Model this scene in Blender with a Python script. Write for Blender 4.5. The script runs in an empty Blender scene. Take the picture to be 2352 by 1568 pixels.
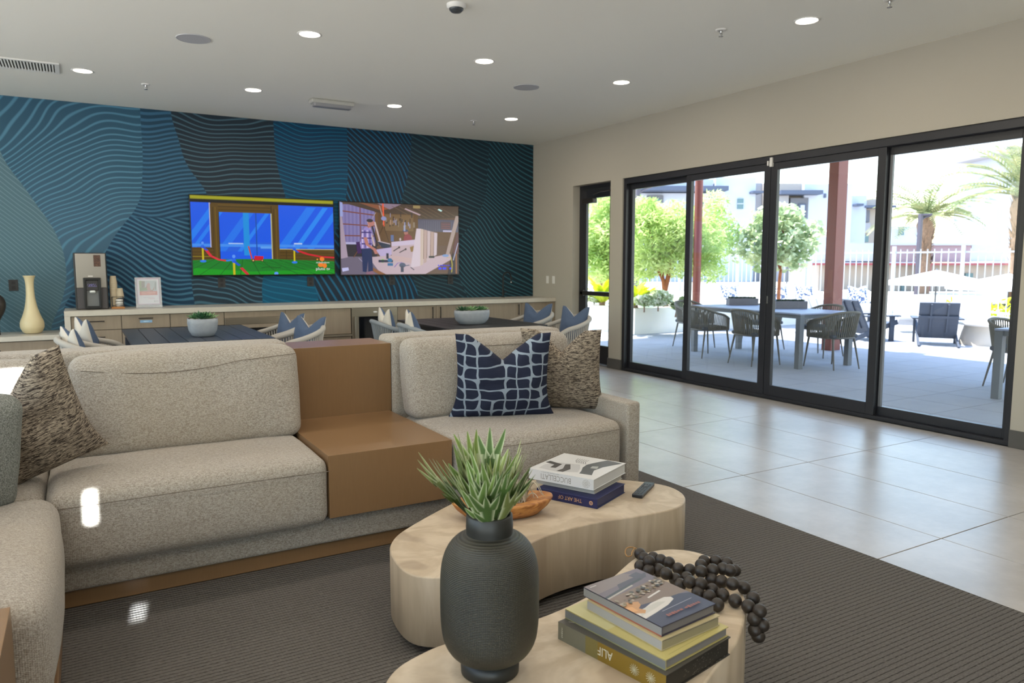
import bpy, bmesh, math, random
from mathutils import Vector, Matrix, noise
random.seed(7)
SC = bpy.context.scene
COL = SC.collection
PI = math.pi
def rad(a): return math.radians(a)
# ------------------------------------------------------------------ camera
YAW, PITCH, EYE, FPX = rad(30.2), rad(6.05), 1.45, 1700.0
cam = bpy.data.cameras.new('camera'); camo = bpy.data.objects.new('camera', cam); COL.objects.link(camo)
camo.location = (0, 0, EYE); camo.rotation_euler = (PI/2 - PITCH, 0, -YAW)
cam.sensor_width = 36.0; cam.lens = 36.0 * FPX / 2352; cam.clip_start = 0.05; cam.clip_end = 500
cam.dof.use_dof = True; cam.dof.focus_distance = 3.2; cam.dof.aperture_fstop = 4.5
SC.camera = camo
# ------------------------------------------------------------------ world, sun, exposure
SC.view_settings.view_transform = 'Standard'; SC.view_settings.look = 'None'
SC.view_settings.gamma = 1; SC.view_settings.use_curve_mapping = False
SC.view_settings.exposure = 0.35
SUN_DIR = Vector((-0.20, 0.29, 1.0)).normalized()
wd = bpy.data.worlds.new('sky'); SC.world = wd; wd.use_nodes = True
wn = wd.node_tree; bg = wn.nodes['Background']
sky = wn.nodes.new('ShaderNodeTexSky'); sky.sky_type = 'NISHITA'; sky.sun_disc = False
sky.sun_elevation = math.asin(SUN_DIR.z); sky.sun_rotation = math.atan2(SUN_DIR.x, SUN_DIR.y)
sky.air_density = 1.4; sky.dust_density = 1.0; sky.ozone_density = 1.0
wn.links.new(sky.outputs[0], bg.inputs[0]); bg.inputs[1].default_value = 0.66
sl = bpy.data.lights.new('sun', 'SUN'); sl.energy = 12.0; sl.angle = rad(0.6); sl.color = (1, .96, .9)
so = bpy.data.objects.new('sun', sl); COL.objects.link(so); so.rotation_euler = SUN_DIR.to_track_quat('Z', 'Y').to_euler()
# added narrow area lights outside the front wall, standing in for direct sun
def beam(name, target, direction, sx, sy, watts, spread=1.2):
    d = Vector(direction).normalized()
    l = bpy.data.lights.new(name, 'AREA'); l.shape = 'RECTANGLE'; l.size = sx; l.size_y = sy; l.energy = watts
    l.spread = rad(spread); l.color = (.86, .94, 1.0)
    o = bpy.data.objects.new(name, l); COL.objects.link(o)
    o.location = Vector(target) + d * 9.0; o.rotation_euler = d.to_track_quat('Z', 'Y').to_euler()
# ------------------------------------------------------------------ lens helper: where a sight line meets a real plane
_F = Vector((math.sin(YAW)*math.cos(PITCH), math.cos(YAW)*math.cos(PITCH), -math.sin(PITCH)))
_R = Vector((math.cos(YAW), -math.sin(YAW), 0)); _U = _R.cross(_F)
def _ray(x, y): return _F + _R*((x-1176)/FPX) - _U*((y-784)/FPX)
def pz(x, y, z): d = _ray(x, y); return Vector((0, 0, EYE)) + d*((z-EYE)/d.z)
def py(x, y, Y): d = _ray(x, y); return Vector((0, 0, EYE)) + d*(Y/d.y)
def pk(x, y, k): return Vector((0, 0, EYE)) + _ray(x, y)*k
# ------------------------------------------------------------------ node expressions
def lin(c):
    if isinstance(c, str): c = tuple(int(c[i:i+2], 16)/255 for i in (0, 2, 4))
    return tuple(((v/12.92) if v <= .04045 else ((v+.055)/1.055)**2.4) for v in c[:3]) + (1.0,)
class G:
    def __init__(s, m): s.nt = m.node_tree; s.n = s.nt.nodes; s.l = s.nt.links
    def put(s, sock, v):
        if isinstance(v, X): s.l.new(v.s, sock)
        elif v is not None: sock.default_value = v
    def math(s, op, *a):
        n = s.n.new('ShaderNodeMath'); n.operation = op
        for i, v in enumerate(a): s.put(n.inputs[i], v)
        return X(s, n.outputs[0])
    def coord(s, kind='Object'):
        return X(s, s.n.new('ShaderNodeTexCoord').outputs[kind])
    def world(s): return X(s, s.n.new('ShaderNodeNewGeometry').outputs['Position'])
    def xyz(s, v):
        n = s.n.new('ShaderNodeSeparateXYZ'); s.l.new(v.s, n.inputs[0]); return [X(s, o) for o in n.outputs]
    def vec(s, x, y, z):
        n = s.n.new('ShaderNodeCombineXYZ')
        for i, v in enumerate((x, y, z)): s.put(n.inputs[i], v)
        return X(s, n.outputs[0])
    def noise(s, v=None, scale=5, detail=2, rough=.5, dist=0, sc3=None):
        if sc3:
            m = s.n.new('ShaderNodeMapping'); m.inputs['Scale'].default_value = sc3; s.l.new(v.s, m.inputs[0]); v = X(s, m.outputs[0])
        n = s.n.new('ShaderNodeTexNoise'); n.inputs['Scale'].default_value = scale; n.inputs['Detail'].default_value = detail
        n.inputs['Roughness'].default_value = rough; n.inputs['Distortion'].default_value = dist
        if v is not None: s.l.new(v.s, n.inputs['Vector'])
        return X(s, n.outputs['Fac'])
    def mix(s, f, a, b):
        n = s.n.new('ShaderNodeMix'); n.data_type = 'RGBA'
        s.put(n.inputs[0], f)
        for k, v in ((6, a), (7, b)):
            if isinstance(v, X): s.l.new(v.s, n.inputs[k])
            else: n.inputs[k].default_value = lin(v)
        return X(s, n.outputs[2])
    def ramp(s, f, a, b):
        n = s.n.new('ShaderNodeMapRange'); n.interpolation_type = 'SMOOTHSTEP'
        s.put(n.inputs[0], f); s.put(n.inputs[1], a); s.put(n.inputs[2], b); return X(s, n.outputs[0])
    def curve(s, f, pts):
        n = s.n.new('ShaderNodeFloatCurve'); c = n.mapping.curves[0]
        c.points[0].location = pts[0]; c.points[1].location = pts[-1]
        for p in pts[1:-1]: c.points.new(*p)
        n.mapping.update(); s.put(n.inputs['Value'], f); return X(s, n.outputs[0])
    def attr(s, name):
        n = s.n.new('ShaderNodeAttribute'); n.attribute_name = name; return X(s, n.outputs['Color'])
    def bump(s, h, strength=.3, dist=.01):
        n = s.n.new('ShaderNodeBump'); n.inputs['Strength'].default_value = strength; n.inputs['Distance'].default_value = dist
        s.l.new(h.s, n.inputs['Height']); s.l.new(n.outputs[0], s.b.inputs['Normal'])
class X:
    def __init__(s, g, sock): s.g = g; s.s = sock
    def __add__(s, o): return s.g.math('ADD', s, o)
    __radd__ = __add__
    def __sub__(s, o): return s.g.math('SUBTRACT', s, o)
    def __rsub__(s, o): return s.g.math('SUBTRACT', o, s)
    def __mul__(s, o): return s.g.math('MULTIPLY', s, o)
    __rmul__ = __mul__
    def __truediv__(s, o): return s.g.math('DIVIDE', s, o)
    def sin(s): return s.g.math('SINE', s)
    def frac(s): return s.g.math('FRACT', s)
    def floor(s): return s.g.math('FLOOR', s)
    def abs(s): return s.g.math('ABSOLUTE', s)
    def pw(s, o): return s.g.math('POWER', s, o)
    def min(s, o): return s.g.math('MINIMUM', s, o)
    def max(s, o): return s.g.math('MAXIMUM', s, o)
MATS = {}
def mat(name, color='808080', rough=.6, metal=0.0, tex=None, spec=.5, coat=0, emit=None, es=1.0, trans=0, sheen=0):
    if name in MATS: return MATS[name]
    m = bpy.data.materials.new(name); m.use_nodes = True; b = m.node_tree.nodes['Principled BSDF']
    b.inputs['Base Color'].default_value = lin(color); b.inputs['Roughness'].default_value = rough; b.inputs['Metallic'].default_value = metal
    b.inputs['Specular IOR Level'].default_value = spec; b.inputs['Coat Weight'].default_value = coat
    b.inputs['Transmission Weight'].default_value = trans
    if sheen: b.inputs['Sheen Weight'].default_value = sheen
    if emit: b.inputs['Emission Color'].default_value = lin(emit); b.inputs['Emission Strength'].default_value = es
    if tex:
        g = G(m); g.b = b; c = tex(g)
        if c is not None: g.l.new(c.s, b.inputs['Base Color'])
    MATS[name] = m; return m
# ------------------------------------------------------------------ mesh builder
class MB:
    def __init__(s): s.v = []; s.f = []; s.mi = []; s.sm = []; s.col = None
    def add(s, vs, fs, mi=0, sm=False, M=None, cols=None):
        o = len(s.v)
        s.v += [tuple(M @ Vector(v)) if M else tuple(v) for v in vs]
        s.f += [tuple(i+o for i in f) for f in fs]
        s.mi += [mi]*len(fs); s.sm += [sm]*len(fs)
        if cols is not None or s.col is not None:
            if s.col is None: s.col = [(1, 1, 1, 1)]*(len(s.f)-len(fs))
            s.col += cols if cols is not None else [(1, 1, 1, 1)]*len(fs)
        return s
    def box(s, x0, x1, y0, y1, z0, z1, b=0.0, mi=0, M=None):
        if x0 > x1: x0, x1 = x1, x0
        if y0 > y1: y0, y1 = y1, y0
        if z0 > z1: z0, z1 = z1, z0
        if b <= 0:
            v = [(x, y, z) for x in (x0, x1) for y in (y0, y1) for z in (z0, z1)]
            f = [(0, 1, 3, 2), (4, 6, 7, 5), (0, 4, 5, 1), (2, 3, 7, 6), (0, 2, 6, 4), (1, 5, 7, 3)]
            return s.add(v, f, mi, False, M)
        b = min(b, (x1-x0)*.49, (y1-y0)*.49, (z1-z0)*.49)
        return s.soft(((x0+x1)/2, (y0+y1)/2, (z0+z1)/2), (x1-x0, y1-y0, z1-z0), b, n=0, mi=mi, M=M, rs=(0, 1), smooth=False)
    def soft(s, c, size, r, puff=(0, 0, 0), n=5, mi=0, M=None, rs=(0, .1, .35, .65, 1), wr=0, seed=0, fn=None, smooth=True):
        hs = [q/2 for q in size]; r = min(r, min(hs)*.98)
        def line(h):
            a = [-h + r*t for t in rs]; mid = [(-h+r) + (2*h-2*r)*i/(n+1) for i in range(1, n+1)]
            return a + mid + [-q for q in reversed(a)]
        L = [line(h) for h in hs]; idx = {}; vs = []; fs = []
        def vert(i, j, k):
            key = (i, j, k)
            if key in idx: return idx[key]
            p = Vector((L[0][i], L[1][j], L[2][k]))
            q = Vector([max(-(h-r), min(h-r, a)) for a, h in zip(p, hs)]); d = p-q
            if d.length > 1e-9: p = q + d.normalized()*r
            u = [max(-1, min(1, a/h)) for a, h in zip(p, hs)]
            w = [1-t*t for t in u]; add = Vector((0, 0, 0))
            for a in range(3):
                o1, o2 = (a+1) % 3, (a+2) % 3
                add[a] = puff[a]*u[a]*max(0, w[o1])**.6*max(0, w[o2])**.6
            p = p + add
            if wr: 
                nn = noise.noise_vector((p+Vector((seed*3.1, seed, 0)))*6.0)
                p = p + nn*wr
            p = p + Vector(c)
            if fn: p = Vector(fn(p))
            idx[key] = len(vs); vs.append(tuple(p)); return idx[key]
        N = [len(a)-1 for a in L]
        for a in range(3):
            o1, o2 = (a+1) % 3, (a+2) % 3
            for side in (0, N[a]):
                for i in range(N[o1]):
                    for j in range(N[o2]):
                        q = []
                        for (di, dj) in ((0, 0), (1, 0), (1, 1), (0, 1)):
                            t = [0, 0, 0]; t[a] = side; t[o1] = i+di; t[o2] = j+dj; q.append(vert(*t))
                        fs.append(tuple(q if side else reversed(q)))
        return s.add(vs, fs, mi, smooth, M)
    def lathe(s, prof, seg=32, mi=0, M=None, sm=True, cap=True):
        vs = []; fs = []
        for r, z in prof:
            for i in range(seg):
                a = 2*PI*i/seg; vs.append((r*math.cos(a), r*math.sin(a), z))
        for k in range(len(prof)-1):
            for i in range(seg):
                j = (i+1) % seg; fs.append((k*seg+i, k*seg+j, (k+1)*seg+j, (k+1)*seg+i))
        s.add(vs, fs, mi, sm, M)
        if cap:
            o = len(vs); n = len(prof)-1
            if prof[0][0] > 1e-4: s.add(vs[:seg], [tuple(reversed(range(seg)))], mi, False, M)
            if prof[-1][0] > 1e-4: s.add(vs[n*seg:], [tuple(range(seg))], mi, False, M)
        return s
    def cyl(s, c, r, z0, z1, seg=20, mi=0, M=None, r2=None):
        T = Matrix.Translation((c[0], c[1], 0)); T = M @ T if M else T
        return s.lathe([(r, z0), (r if r2 is None else r2, z1)], seg, mi, T)
    def tube(s, pts, r, seg=8, mi=0, M=None, closed=False, cap=True, radii=None):
        pts = [Vector(p) for p in pts]; vs = []; fs = []; n = len(pts)
        up = Vector((0, 0, 1)); prev = None
        for i, p in enumerate(pts):
            if closed: t = pts[(i+1) % n]-pts[i-1]
            else: t = pts[min(i+1, n-1)]-pts[max(i-1, 0)]
            t.normalize()
            if prev is None:
                a = t.cross(up) if abs(t.dot(up)) < .95 else t.cross(Vector((1, 0, 0)))
            else: a = prev - t*prev.dot(t)
            a.normalize(); prev = a; b = t.cross(a)
            rr = radii[i] if radii else r
            for k in range(seg):
                g = 2*PI*k/seg; vs.append(tuple(p + (a*math.cos(g)+b*math.sin(g))*rr))
        m = n if closed else n-1
        for i in range(m):
            for k in range(seg):
                k2 = (k+1) % seg; i2 = (i+1) % n
                fs.append((i*seg+k, i*seg+k2, i2*seg+k2, i2*seg+k))
        s.add(vs, fs, mi, True, M)
        if cap and not closed:
            s.add(vs[:seg], [tuple(reversed(range(seg)))], mi, False, M); s.add(vs[-seg:], [tuple(range(seg))], mi, False, M)
        return s
    def prism(s, pts, z0, z1, b=0.0, mi=0, M=None, smside=False):
        n = len(pts)
        area = sum(pts[i][0]*pts[(i+1) % n][1]-pts[(i+1) % n][0]*pts[i][1] for i in range(n))
        if area < 0: pts = list(reversed(pts))
        rings = [(0, z0), (0, z1)] if b <= 0 else [(b, z0), (0, z0+b), (0, z1-b), (b*.35, z1-b*.3), (b, z1)]
        vs = []
        for ins, z in rings:
            for i in range(n):
                p0, p1, p2 = Vector(pts[i-1]), Vector(pts[i]), Vector(pts[(i+1) % n])
                d = (p2-p0).normalized() if (p2-p0).length > 1e-9 else Vector((1, 0)); nr = Vector((-d.y, d.x))
                q = p1 + nr*ins; vs.append((q.x, q.y, z))
        fs = []
        for k in range(len(rings)-1):
            for i in range(n):
                j = (i+1) % n; fs.append((k*n+i, k*n+j, (k+1)*n+j, (k+1)*n+i))
        s.add(vs, fs, mi, smside, M)
        L = len(rings)-1
        s.add(vs[:n], [tuple(reversed(range(n)))], mi, False, M); s.add(vs[L*n:], [tuple(range(n))], mi, False, M)
        return s
def mesh_from(name, mb, mats):
    me = bpy.data.meshes.new(name); me.from_pydata(mb.v, [], mb.f)
    for m in (mats if isinstance(mats, (list, tuple)) else [mats]): me.materials.append(m)
    me.polygons.foreach_set('material_index', mb.mi); me.polygons.foreach_set('use_smooth', mb.sm)
    if mb.col is not None:
        ca = me.color_attributes.new('Col', 'FLOAT_COLOR', 'CORNER'); data = []
        for p in me.polygons:
            c = mb.col[p.index]
            if isinstance(c[0], (tuple, list)):
                for k in range(p.loop_total): data += list(c[k])
            else: data += list(c)*p.loop_total
        ca.data.foreach_set('color', data)
    me.update(); return me
def tag(o, label=None, cat=None, group=None, kind=None):
    if label: o['label'] = label
    if cat: o['category'] = cat
    if group: o['group'] = group
    if kind: o['kind'] = kind
    return o
def obj(name, mb, mats, parent=None, label=None, cat=None, group=None, kind=None, loc=None, me=None, world=True):
    """one mesh object; children given in world coordinates are moved into their thing's frame"""
    me = me or mesh_from(name, mb, mats)
    o = bpy.data.objects.new(name, me); COL.objects.link(o)
    if parent is not None:
        o.parent = parent
        if world:
            base = Vector((0, 0, 0)); q = parent
            while q: base += q.location; q = q.parent
            o.location = -base
    if loc is not None: o.location = loc
    return tag(o, label, cat, group, kind)
def empty(name, loc, label=None, cat=None, group=None, rz=0, parent=None, kind=None):
    o = bpy.data.objects.new(name, None); COL.objects.link(o); o.location = loc; o.rotation_euler = (0, 0, rz)
    o.empty_display_size = .1
    if parent: o.parent = parent
    return tag(o, label, cat, group, kind)
def dup(root, loc=None, rz=None, label=None, group=None, scale=None):
    r = root.copy(); COL.objects.link(r)
    if loc is not None: r.location = loc
    if rz is not None: r.rotation_euler = (r.rotation_euler[0], r.rotation_euler[1], rz)
    if scale is not None: r.scale = (scale,)*3 if not isinstance(scale, tuple) else scale
    if label: r['label'] = label
    if group: r['group'] = group
    for ch in KIDS(root):
        c = ch.copy(); COL.objects.link(c); c.parent = r
        for g in KIDS(ch): d = g.copy(); COL.objects.link(d); d.parent = c
    return r
def KIDS(o): return [c for c in COL.objects if c.parent == o]
def piece(name, me, parent, loc, rot=(0, 0, 0), scale=(1, 1, 1)):
    o = bpy.data.objects.new(name, me); COL.objects.link(o); o.parent = parent; o.location = loc; o.rotation_euler = rot; o.scale = scale
    return o
def T(x=0, y=0, z=0, rz=0, rx=0, ry=0, s=1):
    return Matrix.Translation((x, y, z)) @ Matrix.Rotation(rz, 4, 'Z') @ Matrix.Rotation(ry, 4, 'Y') @ Matrix.Rotation(rx, 4, 'X') @ Matrix.Scale(s, 4)
def smooth_closed(pts, k=6):
    n = len(pts); out = []
    for i in range(n):
        p0, p1, p2, p3 = [Vector(pts[(i+j) % n][:2]) for j in (-1, 0, 1, 2)]
        for t in range(k):
            t /= k
            out.append(tuple(.5*((2*p1)+(p2-p0)*t+(2*p0-5*p1+4*p2-p3)*t*t+(3*p1-p0-3*p2+p3)*t**3)))
    return out
def smooth_open(pts, k=6):
    P = [Vector(p) for p in pts]; out = []
    for i in range(len(P)-1):
        p0, p1, p2, p3 = P[max(i-1, 0)], P[i], P[i+1], P[min(i+2, len(P)-1)]
        for t in range(k):
            t /= k
            out.append(.5*((2*p1)+(p2-p0)*t+(2*p0-5*p1+4*p2-p3)*t*t+(3*p1-p0-3*p2+p3)*t**3))
    out.append(P[-1]); return out
# ------------------------------------------------------------------ flat print (screens, covers, labels): coloured polygons in thin layers
def text_geo(s, size):
    cu = bpy.data.curves.new('t', 'FONT'); cu.body = s; cu.size = size; cu.resolution_u = 2
    o = bpy.data.objects.new('t', cu); COL.objects.link(o)
    dg = bpy.context.evaluated_depsgraph_get(); me = bpy.data.meshes.new_from_object(o.evaluated_get(dg))
    vs = [(v.co.x, v.co.y) for v in me.vertices]; fs = [tuple(p.vertices) for p in me.polygons]
    bpy.data.objects.remove(o); bpy.data.curves.remove(cu); bpy.data.meshes.remove(me)
    return vs, fs
def clip01(poly):
    for ax, lim, sg in ((0, 0, 1), (0, 1, -1), (1, 0, 1), (1, 1, -1)):
        out = []
        for i, p in enumerate(poly):
            q = poly[i-1]; a, b = (q[ax]-lim)*sg, (p[ax]-lim)*sg
            if (a < 0) != (b < 0): t = a/(a-b); out.append((q[0]+(p[0]-q[0])*t, q[1]+(p[1]-q[1])*t))
            if b >= 0: out.append(p)
        poly = out
        if not poly: return []
    return poly
class Print:
    def __init__(s, xf, eps=.00004, clip=False): s.m = MB(); s.m.col = []; s.xf = xf; s.k = 0; s.eps = eps; s.clip = clip
    def put(s, vs, fs, c):
        s.k += 1
        if s.clip and any(not (0 <= u <= 1 and 0 <= v <= 1) for u, v in vs):
            nv, nf = [], []
            for f in fs:
                q = clip01([vs[i] for i in f])
                if len(q) > 2: nf.append(tuple(range(len(nv), len(nv)+len(q)))); nv += q
            vs, fs = nv, nf
        s.m.add([s.xf(u, v, s.k*s.eps) for u, v in vs], fs, cols=[lin(c)]*len(fs))
    def poly(s, pts, c): s.put(pts, [tuple(range(len(pts)))], c)
    def rect(s, x0, y0, x1, y1, c): s.poly([(x0, y0), (x1, y0), (x1, y1), (x0, y1)], c)
    def ell(s, x, y, rx, ry, c, n=20): s.poly([(x+rx*math.cos(2*PI*i/n), y+ry*math.sin(2*PI*i/n)) for i in range(n)], c)
    def line(s, pts, w, c):
        vs = []; fs = []
        for i, p in enumerate(pts):
            a, b = Vector(pts[max(i-1, 0)]), Vector(pts[min(i+1, len(pts)-1)]); d = (b-a).normalized(); n = Vector((-d.y, d.x))*w/2
            vs += [tuple(Vector(p)+n), tuple(Vector(p)-n)]
        for i in range(len(pts)-1): fs.append((2*i, 2*i+1, 2*i+3, 2*i+2))
        s.put(vs, fs, c)
    def marks(s, x, y, w, h, c, seed=1, ax=0):
        # blurred lettering too small to read: a broken run of dashes
        rg = random.Random(seed); vs = []; fs = []; u = -w/2
        while u < w/2:
            l = min(h*rg.uniform(.4, .9), w/2-u); hh = h*rg.uniform(.5, 1)/2
            q = [(u, -hh), (u+l, -hh), (u+l, hh), (u, hh)]
            if ax: q = [(-b, a) for a, b in q]
            fs.append(tuple(range(len(vs), len(vs)+4))); vs += [(x+a, y+b) for a, b in q]; u += l + h*(.25 if rg.random() < .8 else .8)
        s.put(vs, fs, c)
    def text(s, txt, x, y, size, c, rot=0, sx=1, center=True, fl=1):
        vs, fs = text_geo(txt, size); w = max(v[0] for v in vs)*sx; cr, sr = math.cos(rot), math.sin(rot)
        o = w/2 if center else 0
        vs = [(x+(a*sx-o)*cr-b*fl*sr, y+(a*sx-o)*sr+b*fl*cr) for a, b in vs]; s.put(vs, fs, c)
def printed():
    def tx(g): return g.attr('Col')
    return mat('printed_ink', 'ffffff', .35, tex=tx)
def screen_mat():
    if 'screen' in MATS: return MATS['screen']
    m = bpy.data.materials.new('screen_light'); m.use_nodes = True; g = G(m); g.b = m.node_tree.nodes['Principled BSDF']
    g.b.inputs['Base Color'].default_value = (.01, .01, .01, 1); g.b.inputs['Roughness'].default_value = .2
    g.l.new(g.attr('Col').s, g.b.inputs['Emission Color']); g.b.inputs['Emission Strength'].default_value = .72
    MATS['screen'] = m; return m
# ================================================================== SETTING
XR, YB, HC = 6.30, 10.15, 3.30
XL, YF = -4.4, -3.2
def t_paint(g):
    n = g.noise(g.world(), 60, 3); g.bump(n, .05, .002); return None
M_wall = mat('wall_paint', 'b2ac9e', .85, tex=t_paint, spec=.3)
M_ceil = mat('ceiling_paint', 'f0eee4', .9, tex=t_paint, spec=.2)
def t_tile(g):
    p = g.world(); a = g.noise(p, 1.3, 5, .6); b = g.noise(p, 14, 4, .7)
    g.bump(b, .04, .002)
    return g.mix(g.ramp(a*.75+b*.25, .32, .68), 'a39e98', 'bab5b0')
M_tile = mat('porcelain_tile', rough=.30, tex=t_tile, spec=.7)
M_grout = mat('grout', '77716c', .9)
M_black = mat('black_aluminium', '24252a', .38, spec=.5)
M_base = mat('grey_base_tile', '55534f', .5)
# floor with individual tiles
fl = obj('floor', MB().box(XL, XR+.15, YF, YB+.1, -.12, -.012), M_grout, kind='structure')
TW, TL = .67, 1.36
tm = mesh_from('tile', MB().box(-TW/2+.0025, TW/2-.0025, -TL/2+.0025, TL/2-.0025, -.011, 0, b=.002), M_tile)
ix = 0
for i in range(-13, 4):
    for j in range(-4, 6):
        cx, cy = 3.87+TW*(i+.5), 2.13+TL*(j+.5)
        x0, x1 = max(cx-TW/2, XL), min(cx+TW/2, XR); y0, y1 = max(cy-TL/2, YF), min(cy+TL/2, YB)
        if x1-x0 < .02 or y1-y0 < .02: continue
        piece('tile', tm, fl, ((x0+x1)/2, (y0+y1)/2, 0), scale=((x1-x0)/TW, (y1-y0)/TL, 1))
obj('ceiling', MB().box(XL-.2, XR+.2, YF-.2, YB+.2, HC, HC+.15), M_ceil, kind='structure')
# ---- mural on the back wall
def t_mural(g):
    x, y, z = g.xyz(g.world())
    xn = (x+1.5)/8.0; zn = (z-.6)/2.7
    def B(pts):   # boundary: list of (px,py) on the wall -> x of the edge for each height
        W = sorted([(py(a, b, YB).z, py(a, b, YB).x) for a, b in pts]); W = [(min(max((q[0]-.6)/2.7, 0), 1), (q[1]+1.5)/8.0) for q in W]
        if W[0][0] > .01: W = [(0, W[0][1])]+W
        if W[-1][0] < .99: W = W+[(1, W[-1][1])]
        return g.curve(zn, W)
    def lines(phi, w, base, ln, soft=.08):
        f = ((phi).frac()-.5).abs()
        return g.mix(g.ramp(f, w+soft, w-soft if w > soft else 0), base, ln)
    nz = g.noise(g.vec(x, 0.0, z), .8, 1, .4); n2 = g.noise(g.vec(x, 5.0, z), 1.4, 1, .4)
    warp = (nz-.5)*15.0; wp2 = (n2-.5)*5.5
    dark = g.ramp(zn + (nz-.5)*.8, .1, .9)
    r0 = lines((x*.9+z)*19+wp2*.8, .10, g.mix(.5, '51707c', '47656f'), '66838d')
    b1 = g.mix(dark, '3f6076', '2b5368'); r1 = lines((z-x*.55)*13.5+warp+(x*3+z*1.5).sin()*.8, .13, b1, '4d7d95')
    b2 = g.mix(dark, '0e3350', '1d4055'); r2 = lines((z-x*.06)*17+warp*.9+(x*3+z*2).sin()*.35, .22, b2, '35637f')
    r2b = lines((z+x*.45)*16+wp2+(x*2.4).sin()*.7, .2, '0f3550', '3a6a84')
    r2 = g.mix(g.ramp(z, 1.98, 2.02), r2b, r2)
    r3 = lines((z-x*.05)*14.5+warp*.8+(x*3.2-z*1.4).sin()*.5+((x-2.0)*(x-2.0))*-1.5, .13, '1e2c37', '44626f')
    r3b = lines((z+x*.22)*14+wp2*.9+(x*3).sin()*.5, .14, '1d303e', '3f6577')
    r3 = g.mix(g.ramp(z, 1.75, 1.8), r3b, r3)
    r4 = lines((z+x*.12)*17+warp*.7+(x*3).sin()*.6, .10, g.mix(dark, '01506f', '0b3a57'), '0b6787')
    r5 = lines((z+x*1.35)*9+warp*.6+(z*2).sin()*.4, .14, '17293a', '1a6285')
    r6 = lines((z+x*.50)*14.5+wp2*.7+(x*2).sin()*.6, .12, g.mix(nz, '16222e', '1a3440'), '2f5560')
    r7 = lines((z+x*.70)*13.5+warp*.7+(x*3-z*1.5).sin()*.6, .13, g.mix(nz, '132432', '1a3540'), '356572')
    cur = r0
    for pts, r in (([(0, 345), (70, 450), (130, 540), (152, 620), (145, 680), (118, 755)], r1),
                   ([(322, 255), (327, 400), (318, 465), (265, 540), (235, 590), (190, 650), (150, 700)], r2),
                   ([(393, 262), (410, 320), (428, 375), (475, 445), (500, 540), (445, 600), (440, 640), (447, 700)], r3),
                   ([(628, 282), (635, 370), (655, 450), (680, 540), (620, 600), (604, 640), (603, 695)], r4),
                   ([(797, 300), (799, 380), (793, 460), (760, 560), (722, 640), (732, 690)], r5),
                   ([(945, 315), (937, 400), (922, 460), (900, 550), (945, 630), (962, 690)], r6),
                   ([(1124, 330), (1119, 400), (1112, 460), (1085, 510), (1052, 560), (1050, 620), (1075, 690)], r7)):
        m = g.ramp(xn-B(pts), -.0004, .0004); cur = g.mix(m, cur, r)
    return cur
M_mural = mat('mural_wallpaper', rough=.55, tex=t_mural, spec=.3)
wb = obj('wall_back', MB().box(XL-.2, XR+.2, YB+.004, YB+.2, -.1, HC), M_wall, kind='structure')
obj('mural', MB().box(XL, XR-.004, YB, YB+.004, 0, HC), M_mural, parent=wb)
# ---- right wall with its two openings
DY0, DY1, WY0, WY1, HD = 8.16, 9.05, 2.99, 7.90, 2.565
w = MB(); WT = .22
w.box(XR, XR+WT, DY1, YB, 0, HC); w.box(XR, XR+WT, WY1, DY0, 0, HC); w.box(XR, XR+WT, YF, WY0, 0, HC)
w.box(XR, XR+WT, DY0, DY1, HD, HC); w.box(XR, XR+WT, WY0, WY1, HD, HC)
obj('wall_right', w, M_wall, kind='structure')
b = MB(); 
for y0, y1 in ((WY1+.0, DY0), (YF, WY0)): b.box(XR-.014, XR, y0, y1, 0, .14, b=.003)
b.box(XR-.014, XR+.1, WY1-.012, WY1, 0, .14, b=.003); b.box(XR-.014, XR+.1, DY0, DY0+.012, 0, .14, b=.003)
obj('baseboard_right', b, M_base, kind='structure')
# ---- left and front walls with large windows behind / beside the camera (out of view, they light the room)
w = MB()
for y0, y1 in ((YF, -2.6), (4.2, 4.8), (8.6, YB)): w.box(XL-.2, XL, y0, y1, 0, HC)
w.box(XL-.2, XL, YF, YB, 3.18, HC); w.box(XL-.2, XL, 4.8, 8.6, 0, .9)
obj('wall_left', w, M_wall, kind='structure')
w = MB()
for x0, x1 in ((XL-.2, -3.8), (.2, XR+.2)): w.box(x0, x1, YF-.2, YF, 0, HC)
w.box(XL, XR, YF-.2, YF, 2.75, HC)
obj('wall_front', w, M_wall, kind='structure')
obj('bounce_ground', MB().box(-40, XL-.2, -40, 40, -.2, -.02).box(XL-.2, 40, -40, YF-.2, -.2, -.02), mat('pale_bounce', 'dcd8ce', .9), kind='structure')  # unseen pale ground, added to bounce sunlight up to the ceiling
# ---- glazing
def glass_mat():
    m = bpy.data.materials.new('window_glass'); m.use_nodes = True; nt = m.node_tree; nt.nodes.clear()
    o = nt.nodes.new('ShaderNodeOutputMaterial'); t = nt.nodes.new('ShaderNodeBsdfTransparent'); t.inputs[0].default_value = (.93, .96, .97, 1)
    gl = nt.nodes.new('ShaderNodeBsdfGlossy'); gl.inputs['Roughness'].default_value = .0; gl.inputs[0].default_value = (1, 1, 1, 1)
    fr = nt.nodes.new('ShaderNodeMath'); fr.operation = 'MULTIPLY_ADD'; lw = nt.nodes.new('ShaderNodeLayerWeight'); lw.inputs[0].default_value = .5
    p5 = nt.nodes.new('ShaderNodeMath'); p5.operation = 'POWER'; nt.links.new(lw.outputs['Facing'], p5.inputs[0]); p5.inputs[1].default_value = 5; nt.links.new(p5.outputs[0], fr.inputs[0]); fr.inputs[1].default_value = .9; fr.inputs[2].default_value = .05; mx = nt.nodes.new('ShaderNodeMixShader')
    nt.links.new(fr.outputs[0], mx.inputs[0]); nt.links.new(t.outputs[0], mx.inputs[1]); nt.links.new(gl.outputs[0], mx.inputs[2]); nt.links.new(mx.outputs[0], o.inputs[0])
    return m
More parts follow.
